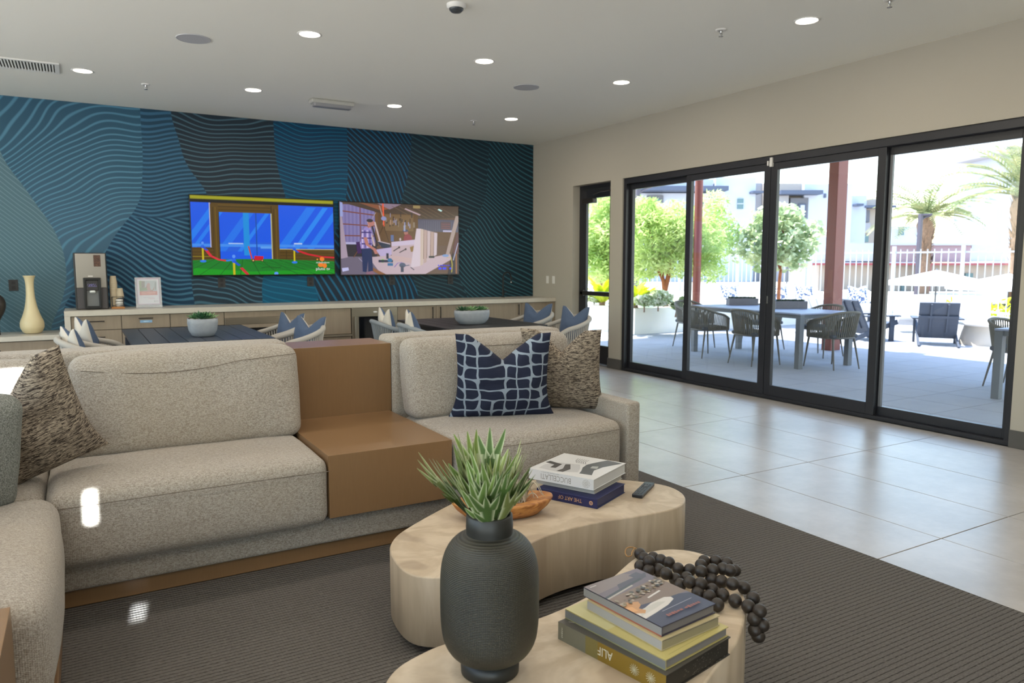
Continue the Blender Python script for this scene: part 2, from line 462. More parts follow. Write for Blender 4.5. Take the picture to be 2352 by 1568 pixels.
M_glass = glass_mat()
def quad_x(x, y0, y1, z0, z1):
    return MB().add([(x, y0, z0), (x, y1, z0), (x, y1, z1), (x, y0, z1)], [(0, 1, 2, 3)])
win = empty('window_1', (XR+.07, (WY0+WY1)/2, 0), kind='structure')
FX0, FX1 = XR+.03, XR+.15
m = MB(); m.box(FX0-.01, FX1, WY0, WY1, HD-.075, HD, b=.004); m.box(FX0-.01, FX1, WY0, WY1, 0, .035, b=.003)
m.box(FX0-.01, FX1, WY0, WY0+.05, .035, HD-.075, b=.003); m.box(FX0-.01, FX1, WY1-.055, WY1, .035, HD-.075, b=.003)
obj('window_frame', m, M_black, win)
M_track = mat('grey_gasket', '6b6d70', .4)
# four leaves: fixed, slide, slide, fixed
ys = [WY0+.05, 4.21, 5.475, 6.70, WY1-.055]
for k in range(4):
    y0, y1 = ys[k], ys[k+1]; slide = k in (1, 2)
    xo = FX0+(.0 if slide else .055); sw = .082 if slide else .05
    if slide: y0 -= .03 if k == 1 else 0; y1 += .03 if k == 2 else 0
    if k == 2: y0 += .004
    if k == 1: y1 -= .004
    m = MB()
    for a, c in ((y0, y0+sw), (y1-sw, y1)): m.box(xo, xo+.045, a, c, .037, HD-.077, b=.003)
    m.box(xo, xo+.045, y0+sw, y1-sw, .037, .15 if slide else .12, b=.003); m.box(xo, xo+.045, y0+sw, y1-sw, HD-.077-.07, HD-.077, b=.003)
    lf = obj('sliding_leaf' if slide else 'fixed_leaf', m, M_black, win)
    obj('pane', quad_x(xo+.022, y0+sw, y1-sw, .12, HD-.14), M_glass, lf)
    if not slide: 
        e = y1-sw if k == 0 else y0+sw
        obj('gasket', MB().box(xo-.004, xo+.02, e-.012, e+.012, .12, HD-.147), M_track, lf)
mm = MB(); mm.box(FX0-.03, FX0+.01, 5.44, 5.47, HD-.115, HD-.02, b=.004); mm.box(FX0-.028, FX0+.01, 5.49, 5.505, HD-.10, HD-.05, b=.003)
obj('sensor', mm, mat('white_plastic', 'e4e2dc', .4), win, label='small white contact sensor on the dark head frame')
obj('pull', MB().box(FX0-.008, FX0, 5.452, 5.465, 1.02, 1.10, b=.002), mat('steel', '9a9a98', .3, 1), win)
# door
dr = empty('door_1', (XR+.12, (DY0+DY1)/2, 0), kind='structure')
m = MB(); X0, X1 = XR+.12, XR+.2
m.box(X0, X1, DY0, DY0+.05, 0, HD, b=.003); m.box(X0, X1, DY1-.05, DY1, 0, HD, b=.003); m.box(X0, X1, DY0+.05, DY1-.05, HD-.06, HD, b=.003)
obj('door_frame', m, M_black, dr)
m = MB(); X0, X1 = XR+.12, XR+.165; a, c = DY0+.053, DY1-.053
m.box(X0, X1, a, a+.115, .01, HD-.063, b=.003); m.box(X0, X1, c-.115, c, .01, HD-.063, b=.003)
m.box(X0, X1, a+.115, c-.115, .01, .27, b=.003); m.box(X0, X1, a+.115, c-.115, HD-.063-.13, HD-.063, b=.003)
lf = obj('door_leaf', m, M_black, dr)
obj('pane', quad_x(XR+.142, a+.115, c-.115, .27, HD-.19), M_glass, lf)
m = MB(); m.box(XR+.075, XR+.11, DY0+.05, DY1-.08, .98, 1.045, b=.012); m.box(XR+.075, XR+.12, DY1-.16, DY1-.07, .965, 1.06, b=.008)
obj('push_bar', m, mat('dark_bronze_bar', '2d2b29', .35, .3), dr)
m = MB(); m.box(XR+.04, XR+.12, 8.62, 8.9, 2.30, 2.37, b=.01); m.tube([(XR+.08, 8.66, 2.42), (XR+.03, 8.45, 2.44), (XR+.1, 8.3, 2.45)], .009)
obj('door_closer', m, mat('closer_metal', '3b3734', .4, .5), dr)
# light switches
for i, y in enumerate((9.72, 9.55)):
    s = obj('light_switch', MB().box(XR-.006, XR, y-.035, y+.035, 1.135, 1.25, b=.002), mat('white_plastic'), label=('white light switch plate nearer the blue mural wall', 'white light switch plate nearer the glass door')[i], cat='light switch')
    obj('rocker', MB().box(XR-.010, XR-.006, y-.014, y+.014, 1.16, 1.225, b=.002), mat('white_plastic'), s)
# ---- ceiling fittings
M_trim = mat('white_trim', 'e6e4de', .45)
M_lamp = mat('lamp_lens', 'ffffff', .5, emit='fff3df', es=14)
tl = MB(); tl.lathe([(.098, HC), (.098, HC-.004), (.088, HC-.006), (.080, HC-.003), (.080, HC)], 28)
ll = MB(); ll.lathe([(.079, HC-.0005), (.0001, HC-.0008)], 28, cap=False)
me1, me2 = mesh_from('trim_ring', tl, M_trim), mesh_from('lens', ll, M_lamp)
rowname = {8.49: 'row nearest the blue wall', 6.23: 'middle row', 3.97: 'front row above the sofa'}
colname = {-1.47: 'beyond the left edge', .13: 'above the coffee machine side', 1.72: 'in line with the cartoon screen', 3.33: 'in line with the gap right of the workshop screen', 4.93: 'nearest the glass doors'}
xs = [-1.47, .13, 1.72, 3.33, 4.93]
nth = ['', 'leftmost', 'second from the left', 'third from the left', 'rightmost']
LIT = 6.5
for y in (8.49, 6.23, 3.97, 1.7, -.6):
    for i, x in enumerate(xs):
        nm = {8.49: 'in the row nearest the blue wall', 6.23: 'in the middle row of the ceiling', 3.97: 'in the row over the sofa'}.get(y, 'out of view behind the camera')
        vis = (y == 8.49 and i > 0) or (y == 6.23 and i > 1) or (y == 3.97 and i == 4)
        lp = bpy.data.lights.new('downlight_beam', 'AREA'); lp.shape = 'DISK'; lp.size = .15; lp.energy = LIT; lp.color = (1, .9, .78)
        lo = bpy.data.objects.new('downlight_beam', lp); COL.objects.link(lo); 
        if vis:
            t = empty('recessed_downlight', (x, y, 0), label='glowing round recessed downlight, ' + (nth[i] if y == 8.49 else nth[i].replace('third from the left', 'second of three').replace('second from the left', 'first of three') if y == 6.23 else 'single one') + ' ' + nm, cat='ceiling light', group='recessed ceiling downlights')
            obj('trim_ring', None, None, t, me=me1, world=False); obj('lens', None, None, t, me=me2, world=False)
            lo.parent = t; lo.location = (0, 0, HC-.012)
        else: lo.location = (x, y, HC-.012)
def disc_speaker(x, y, lab):
    t = empty('ceiling_speaker', (x, y, HC), lab, 'speaker', 'ceiling speakers')
    obj('rim', MB().lathe([(.135, 0), (.135, -.006), (.125, -.008), (.125, 0)], 36), mat('speaker_grey', 'b4b4b6', .6), t, world=False)
    obj('grille', MB().lathe([(.125, -.007), (.0001, -.0075)], 36, cap=False), mat('speaker_grey'), t, world=False)
disc_speaker(.92, 6.83, 'round pale ceiling speaker grille on the left, above the mural')
disc_speaker(4.19, 6.90, 'round pale ceiling speaker grille nearer the glass doors')
def sprinkler(x, y, lab):
    t = empty('fire_sprinkler', (x, y, HC), lab, 'sprinkler', 'ceiling fire sprinklers')
    obj('escutcheon', MB().lathe([(.045, 0), (.042, -.008), (.02, -.012), (.018, 0)], 20), M_trim, t, world=False)
    m = MB(); m.lathe([(.01, -.01), (.008, -.03), (.004, -.035)], 10); m.tube([(.009, 0, -.02), (.014, 0, -.035), (.004, 0, -.05)], .0025, 6); m.tube([(-.009, 0, -.02), (-.014, 0, -.035), (-.004, 0, -.05)], .0025, 6)
    m.lathe([(.002, -.05), (.018, -.053), (.018, -.055), (.002, -.057)], 12)
    obj('sprinkler_head', m, mat('chrome', 'b8b8b8', .25, 1), t, world=False)
sprinkler(4.525, 4.46, 'small chrome fire sprinkler beside the large downlight at the right')
sprinkler(.70, 8.78, 'small fire sprinkler close to the mural on the left')
sprinkler(4.56, 8.83, 'small fire sprinkler near the corner of the mural and glass-door wall')
sprinkler(5.05, 3.37, 'fire sprinkler cut off by the top edge of the photo')
t = empty('smoke_detector', (2.446, 5.0, HC), 'white dome smoke detector at the top centre of the ceiling', 'smoke detector')
obj('base', MB().lathe([(.07, 0), (.068, -.02), (.055, -.03)], 28), M_trim, t, world=False)
obj('dome', MB().lathe([(.052, -.025), (.05, -.04), (.035, -.055), (.0001, -.06)], 24, cap=False), mat('dark_lens', '3b3f42', .3), t, world=False)
t = empty('emergency_light', (2.61, 8.60, HC), 'grey boxy emergency light fitting hanging from the ceiling above the screens', 'ceiling light')
m = MB(); Mx = T(0, 0, 0)
m.soft((0, 0, -.025), (.50, .15, .05), .022, n=1); obj('housing', m, mat('housing_grey', 'b3b1a9', .5), t, world=False)
obj('diffuser', MB().soft((0, -.01, -.06), (.44, .11, .05), .018, n=1), mat('diffuser_grey', '8f8f91', .35), t, world=False)
t = empty('air_vent', (-.40, 8.50, HC), 'white slatted air supply vent in the ceiling at the far left', 'vent')
m = MB(); 
for a in (-1, 1): m.box(-.34, .34, a*.19-.02, a*.19+.02, -.012, 0, b=.003); m.box(a*.32-.02, a*.32+.02, -.17, .17, -.012, 0, b=.003)
obj('vent_frame', m, M_trim, t, world=False)
obj('duct_back', MB().box(-.3, .3, -.17, .17, -.002, -.0005), mat('duct_dark', '4a4a40', .8), t, world=False)
sm_ = mesh_from('slat', MB().box(-.006, .006, -.165, .165, -.012, -.002, M=T(ry=.35)), M_trim)
for i in range(24): piece('slat', sm_, t, (-.288+i*.025, 0, 0))
# ================================================================== RUG, SOFA, TABLES
def t_rug(g):
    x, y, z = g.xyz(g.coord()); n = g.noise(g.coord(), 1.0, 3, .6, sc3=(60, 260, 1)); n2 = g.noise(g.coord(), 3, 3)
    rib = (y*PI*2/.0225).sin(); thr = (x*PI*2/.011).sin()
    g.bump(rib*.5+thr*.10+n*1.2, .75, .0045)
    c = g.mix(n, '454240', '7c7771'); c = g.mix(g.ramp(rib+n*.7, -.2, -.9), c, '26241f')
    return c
M_rug = mat('ribbed_rug', rough=.95, tex=t_rug, spec=.15)
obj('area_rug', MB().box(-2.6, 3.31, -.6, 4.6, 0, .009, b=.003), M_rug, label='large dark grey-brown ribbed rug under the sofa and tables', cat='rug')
def t_sofa(g):
    p = g.coord(); x, y, z = g.xyz(p)
    n = g.noise(p, 1.0, 2, .6, sc3=(95, 190, 190)); n3 = g.noise(p, 1.0, 2, .5, sc3=(260, 260, 260)); n2 = g.noise(p, 2.2, 3)
    h = ((x+y*.3)*PI*2/.0062).sin()*.5+((z+y)*PI*2/.0052).sin()*.5
    g.bump(h*.45+n3*.9, .5, .0025)
    c = g.mix(g.ramp(n*.55+n3*.45, .33, .66), '8a8073', 'b9b1a6')
    return g.mix(g.ramp(n2, .35, .75)*.18, c, 'a6957c')
M_sofa = mat('oatmeal_weave', rough=.95, tex=t_sofa, spec=.15, sheen=.15)
def t_panel(g):
    p = g.coord(); n = g.noise(p, 1, 4, .6, sc3=(420, 420, 9)); n2 = g.noise(p, 1.1, 2)
    return g.mix(n, '7e6041', '8a6b4a')
M_lam = mat('walnut_laminate', rough=.3, tex=t_panel, spec=.45)
M_seam = mat('seam_thread', '6d6155', .9)
sofa = empty('sectional_sofa', (.8, 3.9, 0), 'large oatmeal woven L-shaped sectional sofa with brown wood console inserts', 'sofa')
RZ = .010
m = MB(); m.box(-.13, 2.82, 3.5, 4.6, RZ, .085, b=.004); m.box(-1.2, -.13, .9, 4.6, RZ, .085, b=.004)
obj('plinth', m, M_lam, sofa)
m = MB(); m.soft((1.345, 4.02, .15), (2.97, 1.10, .125), .02, n=6); obj('base', m, M_sofa, sofa)
m = MB(); m.soft((-.67, 2.75, .15), (1.06, 3.68, .125), .02, n=6); obj('base', m, M_sofa, sofa)
def cushion(name, c, size, r, puff, fn=None, seam=None, seed=1, n=8, wr=.004):
    o = obj(name, MB().soft(c, size, r, puff, n=n, wr=wr, seed=seed, fn=fn), M_sofa, sofa)
    if seam: obj('seam', MB().tube(seam, .0016, 5), M_seam, o)
    return o
def bulge(c, size, r, puff, pts): return pts
# seats
cushion('seat_cushion', (.403, 3.76, .372), (1.13, .74, .315), .05, (.012, .03, .022), seed=2,
        seam=[(-.13+i*.11, 3.372-.026*math.sin(PI*i/10), .475+.01*math.sin(PI*i/10)) for i in range(11)])
cushion('seat_cushion', (2.17, 3.75, .372), (1.06, .80, .325), .05, (.01, .03, .015), seed=3,
        seam=[(1.68+i*.098, 3.333-.026*math.sin(PI*i/10), .49) for i in range(11)])
cushion('seat_cushion', (-.66, 3.80, .368), (.965, .70, .31), .05, (.01, .02, .02), seed=4)
cushion('seat_cushion', (-.655, 2.86, .37), (1.05, 1.10, .325), .07, (.03, .02, .025), seed=5)
# back frames and cushions
def lean(k, z0, y0): return lambda p: (p.x, p.y+(p.z-z0)*k, p.z)
obj('back_frame', MB().soft((-.11, 4.44, .6), (2.26, .24, .80), .035, (0, .01, .006), n=6), M_sofa, sofa)
obj('back_frame', MB().soft((2.26, 4.40, .6), (1.25, .27, .80), .035, (0, .01, .006), n=6), M_sofa, sofa)
obj('back_frame', MB().soft((-1.13, 2.8, .6), (.16, 3.4, .80), .035, n=6), M_sofa, sofa)
def wrink(p):
    y = p.y+(p.z-.52)*.16
    if p.y < 4.1 and p.z > .7:
        for x0, w, a in ((.22, .018, .008), (.345, .02, .013), (.42, .02, .008), (.56, .022, .008), (.69, .02, .011), (.62, .03, .006)):
            y += a*math.exp(-((p.x-x0+(p.z-.9)*.06)/w)**2)*max(0, 1-abs(p.z-.88)/.13)
    zz = p.z + .018*math.sin((p.x+.1)*2.4)-.01
    return (p.x, y, zz if p.z > .8 else p.z)
cushion('back_cushion', (.462, 4.03, .765), (1.06, .19, .47), .055, (.01, .035, .02), fn=wrink, seed=6, n=26, wr=.005,
        seam=[(-.02+i*.1, 3.955+.04-.028*math.sin(PI*i/10), .945-.03*math.sin(PI*min(1, i/7))+.022*max(0, (i-6)/4)) for i in range(11)])
cushion('back_cushion', (2.205, 4.03, .765), (1.14, .19, .46), .06, (.01, .035, .012), fn=lean(.16, .52, 0), seed=7,
        seam=[(1.75+i*.1, 3.966+.035-.02*math.sin(PI*i/10), .945) for i in range(10)])
cushion('back_cushion', (-.62, 4.07, .765), (.96, .17, .46), .06, (.01, .03, .012), fn=lean(.1, .52, 0), seed=8)
cushion('back_cushion', (-.95, 2.9, .765), (.2, 1.0, .46), .06, (.03, .01, .012), seed=9)
obj('arm', MB().soft((2.785, 3.84, .335), (.10, .98, .60), .02, n=3), M_sofa, sofa)
# console insert
cs = obj('console_box', MB().box(.973, 1.62, 3.402, 4.30, .235, .541, b=.0015), M_lam, sofa)
cs = obj('console_back', MB().box(1.03, 1.632, 4.292, 4.66, .085, .960, b=.0015), M_lam, sofa)
cs = obj('console_box', MB().box(-1.2, -.205, .9, 2.29, .235, .545, b=.0015), M_lam, sofa)
# --------------------------------------------------------------- coffee tables
def t_bleach(g):
    p = g.coord(); x, y, z = g.xyz(p)
    n = g.noise(p, 1.5, 4, .55, dist=1.2, sc3=(2.4, 2.4, .35)); f = ((n*22).sin())*.5+.5
    n2 = g.noise(p, 1, 3, .6, sc3=(30, 30, 1.6)); nb = g.noise(p, 1, 1, .5, sc3=(5, 5, .4))
    c = g.mix(f*.55+n2*.45, 'ad9a80', 'cdbca3'); c = g.mix(g.ramp(nb, .60, .70)*.55, c, '93806a')
    g.bump(n2, .08, .001); return c
M_ash = mat('bleached_wood', rough=.48, tex=t_bleach, spec=.4)
M_foot = mat('black_foot', '17171a', .6)
Z1, Z2 = .315, .42
o1 = [(897, 1270), (905, 1236), (950, 1203), (1045, 1152), (1130, 1115), (1240, 1100), (1345, 1096), (1440, 1102), (1520, 1112), (1562, 1128), (1574, 1148), (1548, 1168), (1470, 1184), (1360, 1202), (1262, 1228), (1170, 1272), (1100, 1310), (1010, 1326), (935, 1315)]
P1 = smooth_closed([pz(a, b, Z1)[:2] for a, b in o1], 6)
def ctr(P): return sum(p[0] for p in P)/len(P), sum(p[1] for p in P)/len(P)
c1 = ctr(P1)
ct = empty('coffee_table', (c1[0], c1[1], .01), 'low kidney-shaped bleached-wood coffee table behind, holding wooden bowl, two books and remote', 'coffee table', 'bleached-wood coffee tables')
obj('block_top', MB().prism(P1, .045, Z1, .006, smside=True), M_ash, ct)
for q in ((.22, -.02), (-.62, .0), (.5, .14)):
    obj('foot', MB().cyl((c1[0]+q[0], c1[1]+q[1]), .05, .009, .046, 16), M_foot, ct)
o2 = [(868, 1620), (885, 1566), (915, 1530), (962, 1502), (1015, 1479), (1120, 1450), (1240, 1417), (1345, 1370), (1405, 1325), (1450, 1286), (1484, 1268), (1535, 1260), (1592, 1265), (1645, 1284), (1690, 1325), (1713, 1380), (1711, 1420), (1692, 1476), (1647, 1532), (1600, 1590), (1500, 1665), (1330, 1725), (1120, 1745), (930, 1710)]
P2 = smooth_closed([pz(a, b, Z2)[:2] for a, b in o2], 5); c2 = ctr(P2)
ct2 = empty('coffee_table', (c2[0], c2[1], .01), 'nearest rounded bleached-wood coffee table holding the dark vase, four books and wooden beads', 'coffee table', 'bleached-wood coffee tables')
obj('block_top', MB().prism(P2, .045, Z2, .006, smside=True), M_ash, ct2)
for q in ((.4, .05), (-.42, .0), (.0, -.14)):
    obj('foot', MB().cyl((c2[0]+q[0], c2[1]+q[1]), .05, .009, .046, 16), M_foot, ct2)
# --------------------------------------------------------------- vase and staghorn fern
def t_vase(g):
    p = g.coord(); x, y, z = g.xyz(p); th = g.math('ARCTAN2', y, x)
    n = g.noise(p, 2.2, 2); w = (z*1500+(n-.5)*14).sin(); v = (th*170+(n-.5)*5).sin()
    g.bump(w*.6+v*.4, .5, .0016)
    c = g.mix(g.ramp(w*.6+v*.4, -.9, .9), '171610', '403d31'); return g.mix(g.ramp(g.noise(p, 3, 2), .45, .75)*.35, c, '5a5440')
VX, VY = .85, 1.572
vs = empty('vase', (VX, VY, Z2), 'tall dark grey-green finely ribbed vase holding fern on the nearest table', 'vase')
pr = [(.058, .040), (.085, .047), (.105, .066), (.118, .095), (.1235, .14), (.1245, .20), (.1235, .255), (.118, .295), (.105, .327), (.085, .349), (.064, .359), (.056, .362)]
pr = [tuple(v) for v in smooth_open([(a, b) for a, b in pr], 3)]
obj('vessel', MB().lathe(pr, 64, cap=False), mat('ribbed_vase', rough=.42, tex=t_vase), vs, world=False)
M_matt = mat('vase_band', '262622', .45)
obj('neck', MB().lathe([(.0575, .355), (.059, .378), (.0575, .408), (.053, .412), (.049, .407), (.047, .34), (.0001, .335)], 48), M_matt, vs, world=False)
obj('foot_ring', MB().lathe([(.062, 0), (.0735, .002), (.0745, .025), (.066, .036), (.056, .044)], 48), M_matt, vs, world=False)
def t_leaf(g): return g.attr('Col')
M_leaf = mat('staghorn_leaf', rough=.6, tex=t_leaf, spec=.3)
fern = empty('staghorn_fern', (VX, VY, Z2+.378), 'green staghorn fern with pale-edged forked leaves in the dark ribbed vase', 'plant')
def ribbon(m, path, widths, side, cup=.22, ce='5f7a34', ed='c6cba4', shade=1.0):
    """leaf blade: 5 points across, pale edges, cupped"""
    vs = []; fs = []; cols = []; n = len(path)
    ccen = [v*shade for v in lin(ce)[:3]]+[1]; cedg = list(lin(ed))
    for i, p in enumerate(path):
        t = (path[min(i+1, n-1)]-path[max(i-1, 0)]).normalized(); s = (side - t*side.dot(t)).normalized(); nr = t.cross(s)
        for k in range(5):
            u = (k-2)/2; vs.append(tuple(p + s*u*widths[i] + nr*(u*u*cup*widths[i])))
    def cc(k): return cedg if k in (0, 4) else ccen
    for i in range(n-1):
        for k in range(4):
            a = i*5+k; fs.append((a, a+1, a+6, a+5)); cols.append([cc(k), cc(k+1), cc(k+1), cc(k)])
    m.add(vs, fs, 0, True, cols=cols)
def staghorn(rng, az, elev, L, W, name='leaf'):
    m = MB(); m.col = []
    out = Vector((math.cos(az), math.sin(az), 0)); side = Vector((-math.sin(az), math.cos(az), 0)); side = (side+Vector((0, 0, rng.uniform(-.4, .4)))).normalized()
    p = out*rng.uniform(.0, .022)+Vector((0, 0, -.015)); path = []; e = elev; N = 9
    for i in range(N):
        path.append(p.copy()); d = out*math.cos(e)+Vector((0, 0, math.sin(e))); p = p + d*L/(N-1); e += rng.uniform(-.05, .035)
    W0 = [W*(.42+.75*(i/(N-1))**1.5) for i in range(N)]
    sh = rng.uniform(.75, 1.35); ce = rng.choice(['5a7036', '6d8240', '4c6532', '849050'])
    ribbon(m, path, W0, side, ce=ce, shade=sh)
    end = path[-1]; d0 = (path[-1]-path[-2]).normalized()
    nt = rng.choice([2, 3, 3])
    for k in range(nt):
        off = (k-(nt-1)/2)*2/(nt-1)
        dd = (d0+side*off*rng.uniform(.35, .6)+Vector((0, 0, .12))).normalized(); q = end - d0*.012 + side*off*W*.55; pth = []; l = rng.uniform(.05, .095)
        bend = side*rng.uniform(-.1, .25)*(1 if off >= 0 else -1)*-1
        for i in range(6): pth.append(q.copy()); q = q + dd*l/5; dd = (dd+bend*.12+Vector((0, 0, .03))).normalized()
        ribbon(m, pth, [W*.66, W*.56, W*.46, W*.36, W*.24, W*.06], side, ce=ce, shade=sh)
    if rng.random() < .6:
        i = rng.randint(4, 6); s = rng.choice((-1, 1)); q = path[i]+side*s*W0[i]*.5; dd = (path[i+1]-path[i]).normalized()+side*s*.7; dd.normalize(); pth = []
        for j in range(5): pth.append(q.copy()); q = q + dd*.012; dd = (dd+Vector((0, 0, .12))).normalized()
        ribbon(m, pth, [W*.5, W*.48, W*.38, W*.25, W*.06], side, ce=ce, shade=sh)
    return m
rng = random.Random(11)
for i in range(44):
    ring = i/44; az = i*2.399+rng.uniform(-.2, .2)
    el = rad(87-36*ring**.9)+rng.uniform(-.08, .08); L = .100+.045*rng.random()
    obj('leaf', staghorn(rng, az, el, L*rng.uniform(.85, 1.15), rng.uniform(.013, .021)), M_leaf, fern, world=False)
for az, el, L in ((rad(150), rad(46), .185), (rad(158), rad(56), .17), (rad(172), rad(60), .14), (rad(-28), rad(60), .14), (rad(150), rad(72), .19), (rad(100), rad(78), .19), (rad(-30), rad(70), .17), (rad(60), rad(84), .19)):
    obj('leaf', staghorn(rng, az, el, L, .020), M_leaf, fern, world=False)
# --------------------------------------------------------------- books
def boxbook(name, B, ang, Ls, Wd, z0, th, cov, page, label, group, spine_text=None, top=None, cover_over=.004, slab=.003, extra=None, hard=True, skew=0):
    """B = corner nearest the camera; spine runs from B along -ang direction (towards the left), pages along ang2"""
    t = empty('book', (B[0], B[1], z0), label, 'book', group, rz=ang)
    # local: x along the width (away right), y along the spine (to upper left)
    m = MB(); m.box(0, Wd, 0, Ls, 0, slab, b=.001); m.box(0, Wd, 0, Ls, th-slab, th, b=.001); m.box(0, slab, 0, Ls, slab, th-slab)
    obj('cover', m, cov, t, world=False)
    obj('page_block', MB().box(slab, Wd-cover_over, cover_over, Ls-cover_over, slab, th-slab), page, t, world=False)
    if top:
        P = Print(lambda u, v, d: (u, v, th+d)); top(P, Wd, Ls); obj('cover_print', P.m, printed(), t, world=False)
    if spine_text:
        P = Print(lambda u, v, d: (-d, u, v)); spine_text(P, Ls, th); obj('spine_print', P.m, printed(), t, world=False)
    if extra:
        P = Print(lambda u, v, d: (u, -d, v)); extra(P, Wd, th); obj('edge_print', P.m, printed(), t, world=False)
    return t
def t_pages(g):
    p = g.coord(); n = g.noise(p, 1, 3, .7, sc3=(3, 3, 900)); return g.mix(n, '9d958a', 'd0c9bb')
M_pages = mat('book_pages', rough=.9, tex=t_pages)
M_pages2 = mat('book_pages_grey', '77716a', .85)
# stack on the nearest table.  corner B, then direction of the width
def spine_alif(P, L, th):
    P.rect(0, 0, L*.72, th, '7d6220'); P.rect(L*.72, 0, L, th, '6f6b5a'); P.rect(L*.60, 0, L*.72, th, '75683a')
    P.text('ALIF', L*.53, th*.76, .034, 'c9c3ae', sx=.8, fl=-1)
    for cx in (.045, .095):
        for a in range(14):
            t = a/14*2*PI; P.line([(cx+.004*math.cos(t), th*.5+.004*math.sin(t)), (cx+.015*math.cos(t), th*.5+.015*math.sin(t))], .0016, 'b3a988')
        P.ell(cx, th*.5, .0035, .0035, 'b3a988')
    P.marks(L*.955, th*.5, th*.6, .007, 'a9a594', ax=1)
def edge_alif(P, W, th):
    rg = random.Random(3)
    for i in range(60): P.ell(W*(.25+.65*rg.random()), th*(.1+.8*rg.random()), .0015+.002*rg.random(), .0012, rg.choice(['5b544a', '6d665a', '4c463c']), 6)
def top_alif(P, W, L):
    P.rect(0, 0, W, L, '4c4840')
    for i in range(3): P.line([(.02+.006*i, L-.02-.012*i), (.035+.006*i, L-.05-.012*i)], .002, 'b9b5a8')
G2 = 'books stacked on the nearest coffee table'
M_dk = mat('dark_cover', '2b2720', .5); M_ye = mat('yellow_cover', 'a99a5e', .55); M_cr = mat('cream_cover', 'b5a583', .55); M_bl = mat('grey_jacket', '8c8b8c', .45)
bA = pz(1530, 1552, .47)
boxbook('book', bA, rad(11.5), .362, .28, Z2, .050, M_dk, M_dk, 'thick book with gold-brown spine lettered ALIF, bottom of the stack on the nearest table', G2, spine_alif, top_alif, extra=edge_alif)
bB = pz(1529, 1516, .497)
boxbook('book', bB, rad(9.6), .349, .26, .4702, .027, M_ye, M_pages2, 'wide pale yellow book, second from the bottom of the stack', G2, lambda P, L, th: (P.rect(0, .003, L, th-.003, '71716f'), P.rect(0, .0, L, .003, '8f8c62')), lambda P, W, L: (P.rect(0, 0, W, L, 'b8ab6c'), P.rect(0, L*.55, W, L, 'bdb684'), P.line([(W*.1, .012), (W*.9, .016)], .0012, '8f8450')))
bC = pz(1520, 1471, .525)
boxbook('book', bC, rad(5.8), .274, .222, .4974, .028, M_cr, M_pages, 'cream-topped book with grey page block, third up, under the picture-cover book', G2, lambda P, L, th: P.rect(0, .003, L, th-.003, '9d9a97'), lambda P, W, L: (P.rect(0, 0, W, L, 'b9a97f'),), extra=lambda P, W, th: P.rect(.003, .004, W-.006, th-.004, '8a8064'))
def top_pic(P, W, L):
    # u across the width (0 at spine), v along the spine (0 = near corner)
    P.rect(0, 0, W, L, '3c4258'); P.poly([(0, L*.62), (W, L*.30), (W, L), (0, L)], '6a6470'); P.poly([(0, L*.42), (0, L*.66), (W, L*.72), (W, L*.34), (W*.6, L*.36)], '7b6b63')
    P.poly([(W*.0, L*.8), (W*.0, L), (W*.7, L), (W*.9, L*.86)], '7d7476'); P.poly([(W*.3, L*.72), (W*.9, L*.8), (W, L*.88), (W*.4, L*.84)], '4a4c5e')
    P.line([(0, L*.69), (W*.55, L*.77), (W*.8, L*.8)], .010, '3a4652'); P.line([(0, L*.665), (W*.55, L*.742)], .006, 'a9a49e')
    P.poly([(W*.75, L*.83), (W*.92, L*.86), (W*.9, L*.94), (W*.72, L*.92)], '4b4f60')
    P.poly([(0, L*.36), (W*.06, L*.30), (W*.2, L*.335), (W*.36, L*.37), (W*.62, L*.38), (W*.7, L*.345), (W*.68, L*.30), (W*.5, L*.25), (W*.22, L*.21), (0, L*.185)], 'c9c3bc')
    P.poly([(0, L*.24), (W*.3, L*.27), (W*.55, L*.31), (W*.45, L*.35), (W*.1, L*.33)], 'b9b6ae')
    P.poly([(0, L*.31), (W*.10, L*.26), (W*.17, L*.3), (W*.13, L*.36), (W*.22, L*.4), (W*.26, L*.46), (W*.1, L*.52), (0, L*.5)], 'b98a5e')
    P.poly([(0, L*.345), (W*.08, L*.33), (W*.09, L*.42), (0, L*.44)], 'cf9a68'); P.line([(W*.44, L*.46), (W*.72, L*.5)], .006, 'cfc9c4')
    rg = random.Random(5)
    for i in range(70):
        u = rg.random(); v = L*(.46+.14*u+.12*rg.random()); P.ell(W*u*.95+.004, v, .003+.005*rg.random(), .003+.005*rg.random(), rg.choice(['5f5a52', '8d8474', 'a3978a', '474a4c', '7a6a50', 'bdb3a6']), 7)
    P.marks(W*.55, L*.10, W*.6, .012, '93544a')
    P.line([(W*.28, L*.18), (W*.86, L*.2)], .0016, 'a3a3ae'); P.rect(W*.03, L*.93, W*.14, L*.94, 'c9c6c6')
def top_pic2(P, W, L):
    top_pic(P, W, L)
bD = pz(1520, 1440, .552)
boxbook('book', bD, rad(6.8), .285, .211, .5256, .027, mat('jacket_dark', '3a3440', .3), mat('book_pages_brown', '6f6862', .85), 'topmost book of the near stack with dark glossy picture cover', G2, lambda P, L, th: (P.rect(0, .003, L, th-.003, '8a8886'), P.rect(0, .0, L*.9, .004, '9c5a48')), top_pic2)
G1 = 'books stacked on the far coffee table'
def spine_art(P, L, th):
    P.text('THE ART OF', L*.44, th*.70, .026, 'c99a6a', sx=.9, fl=-1)
    P.ell(L*.10, th*.5, .010, .010, 'c99a6a'); P.ell(L*.10, th*.5, .006, .006, '30305c'); P.ell(L*.10, th*.5, .003, .003, 'c99a6a')
M_navy = mat('navy_cover', '1f2450', .4); M_white = mat('white_cover', 'd2d0cc', .4)
bE = pz(1372, 1147, Z1+.046)
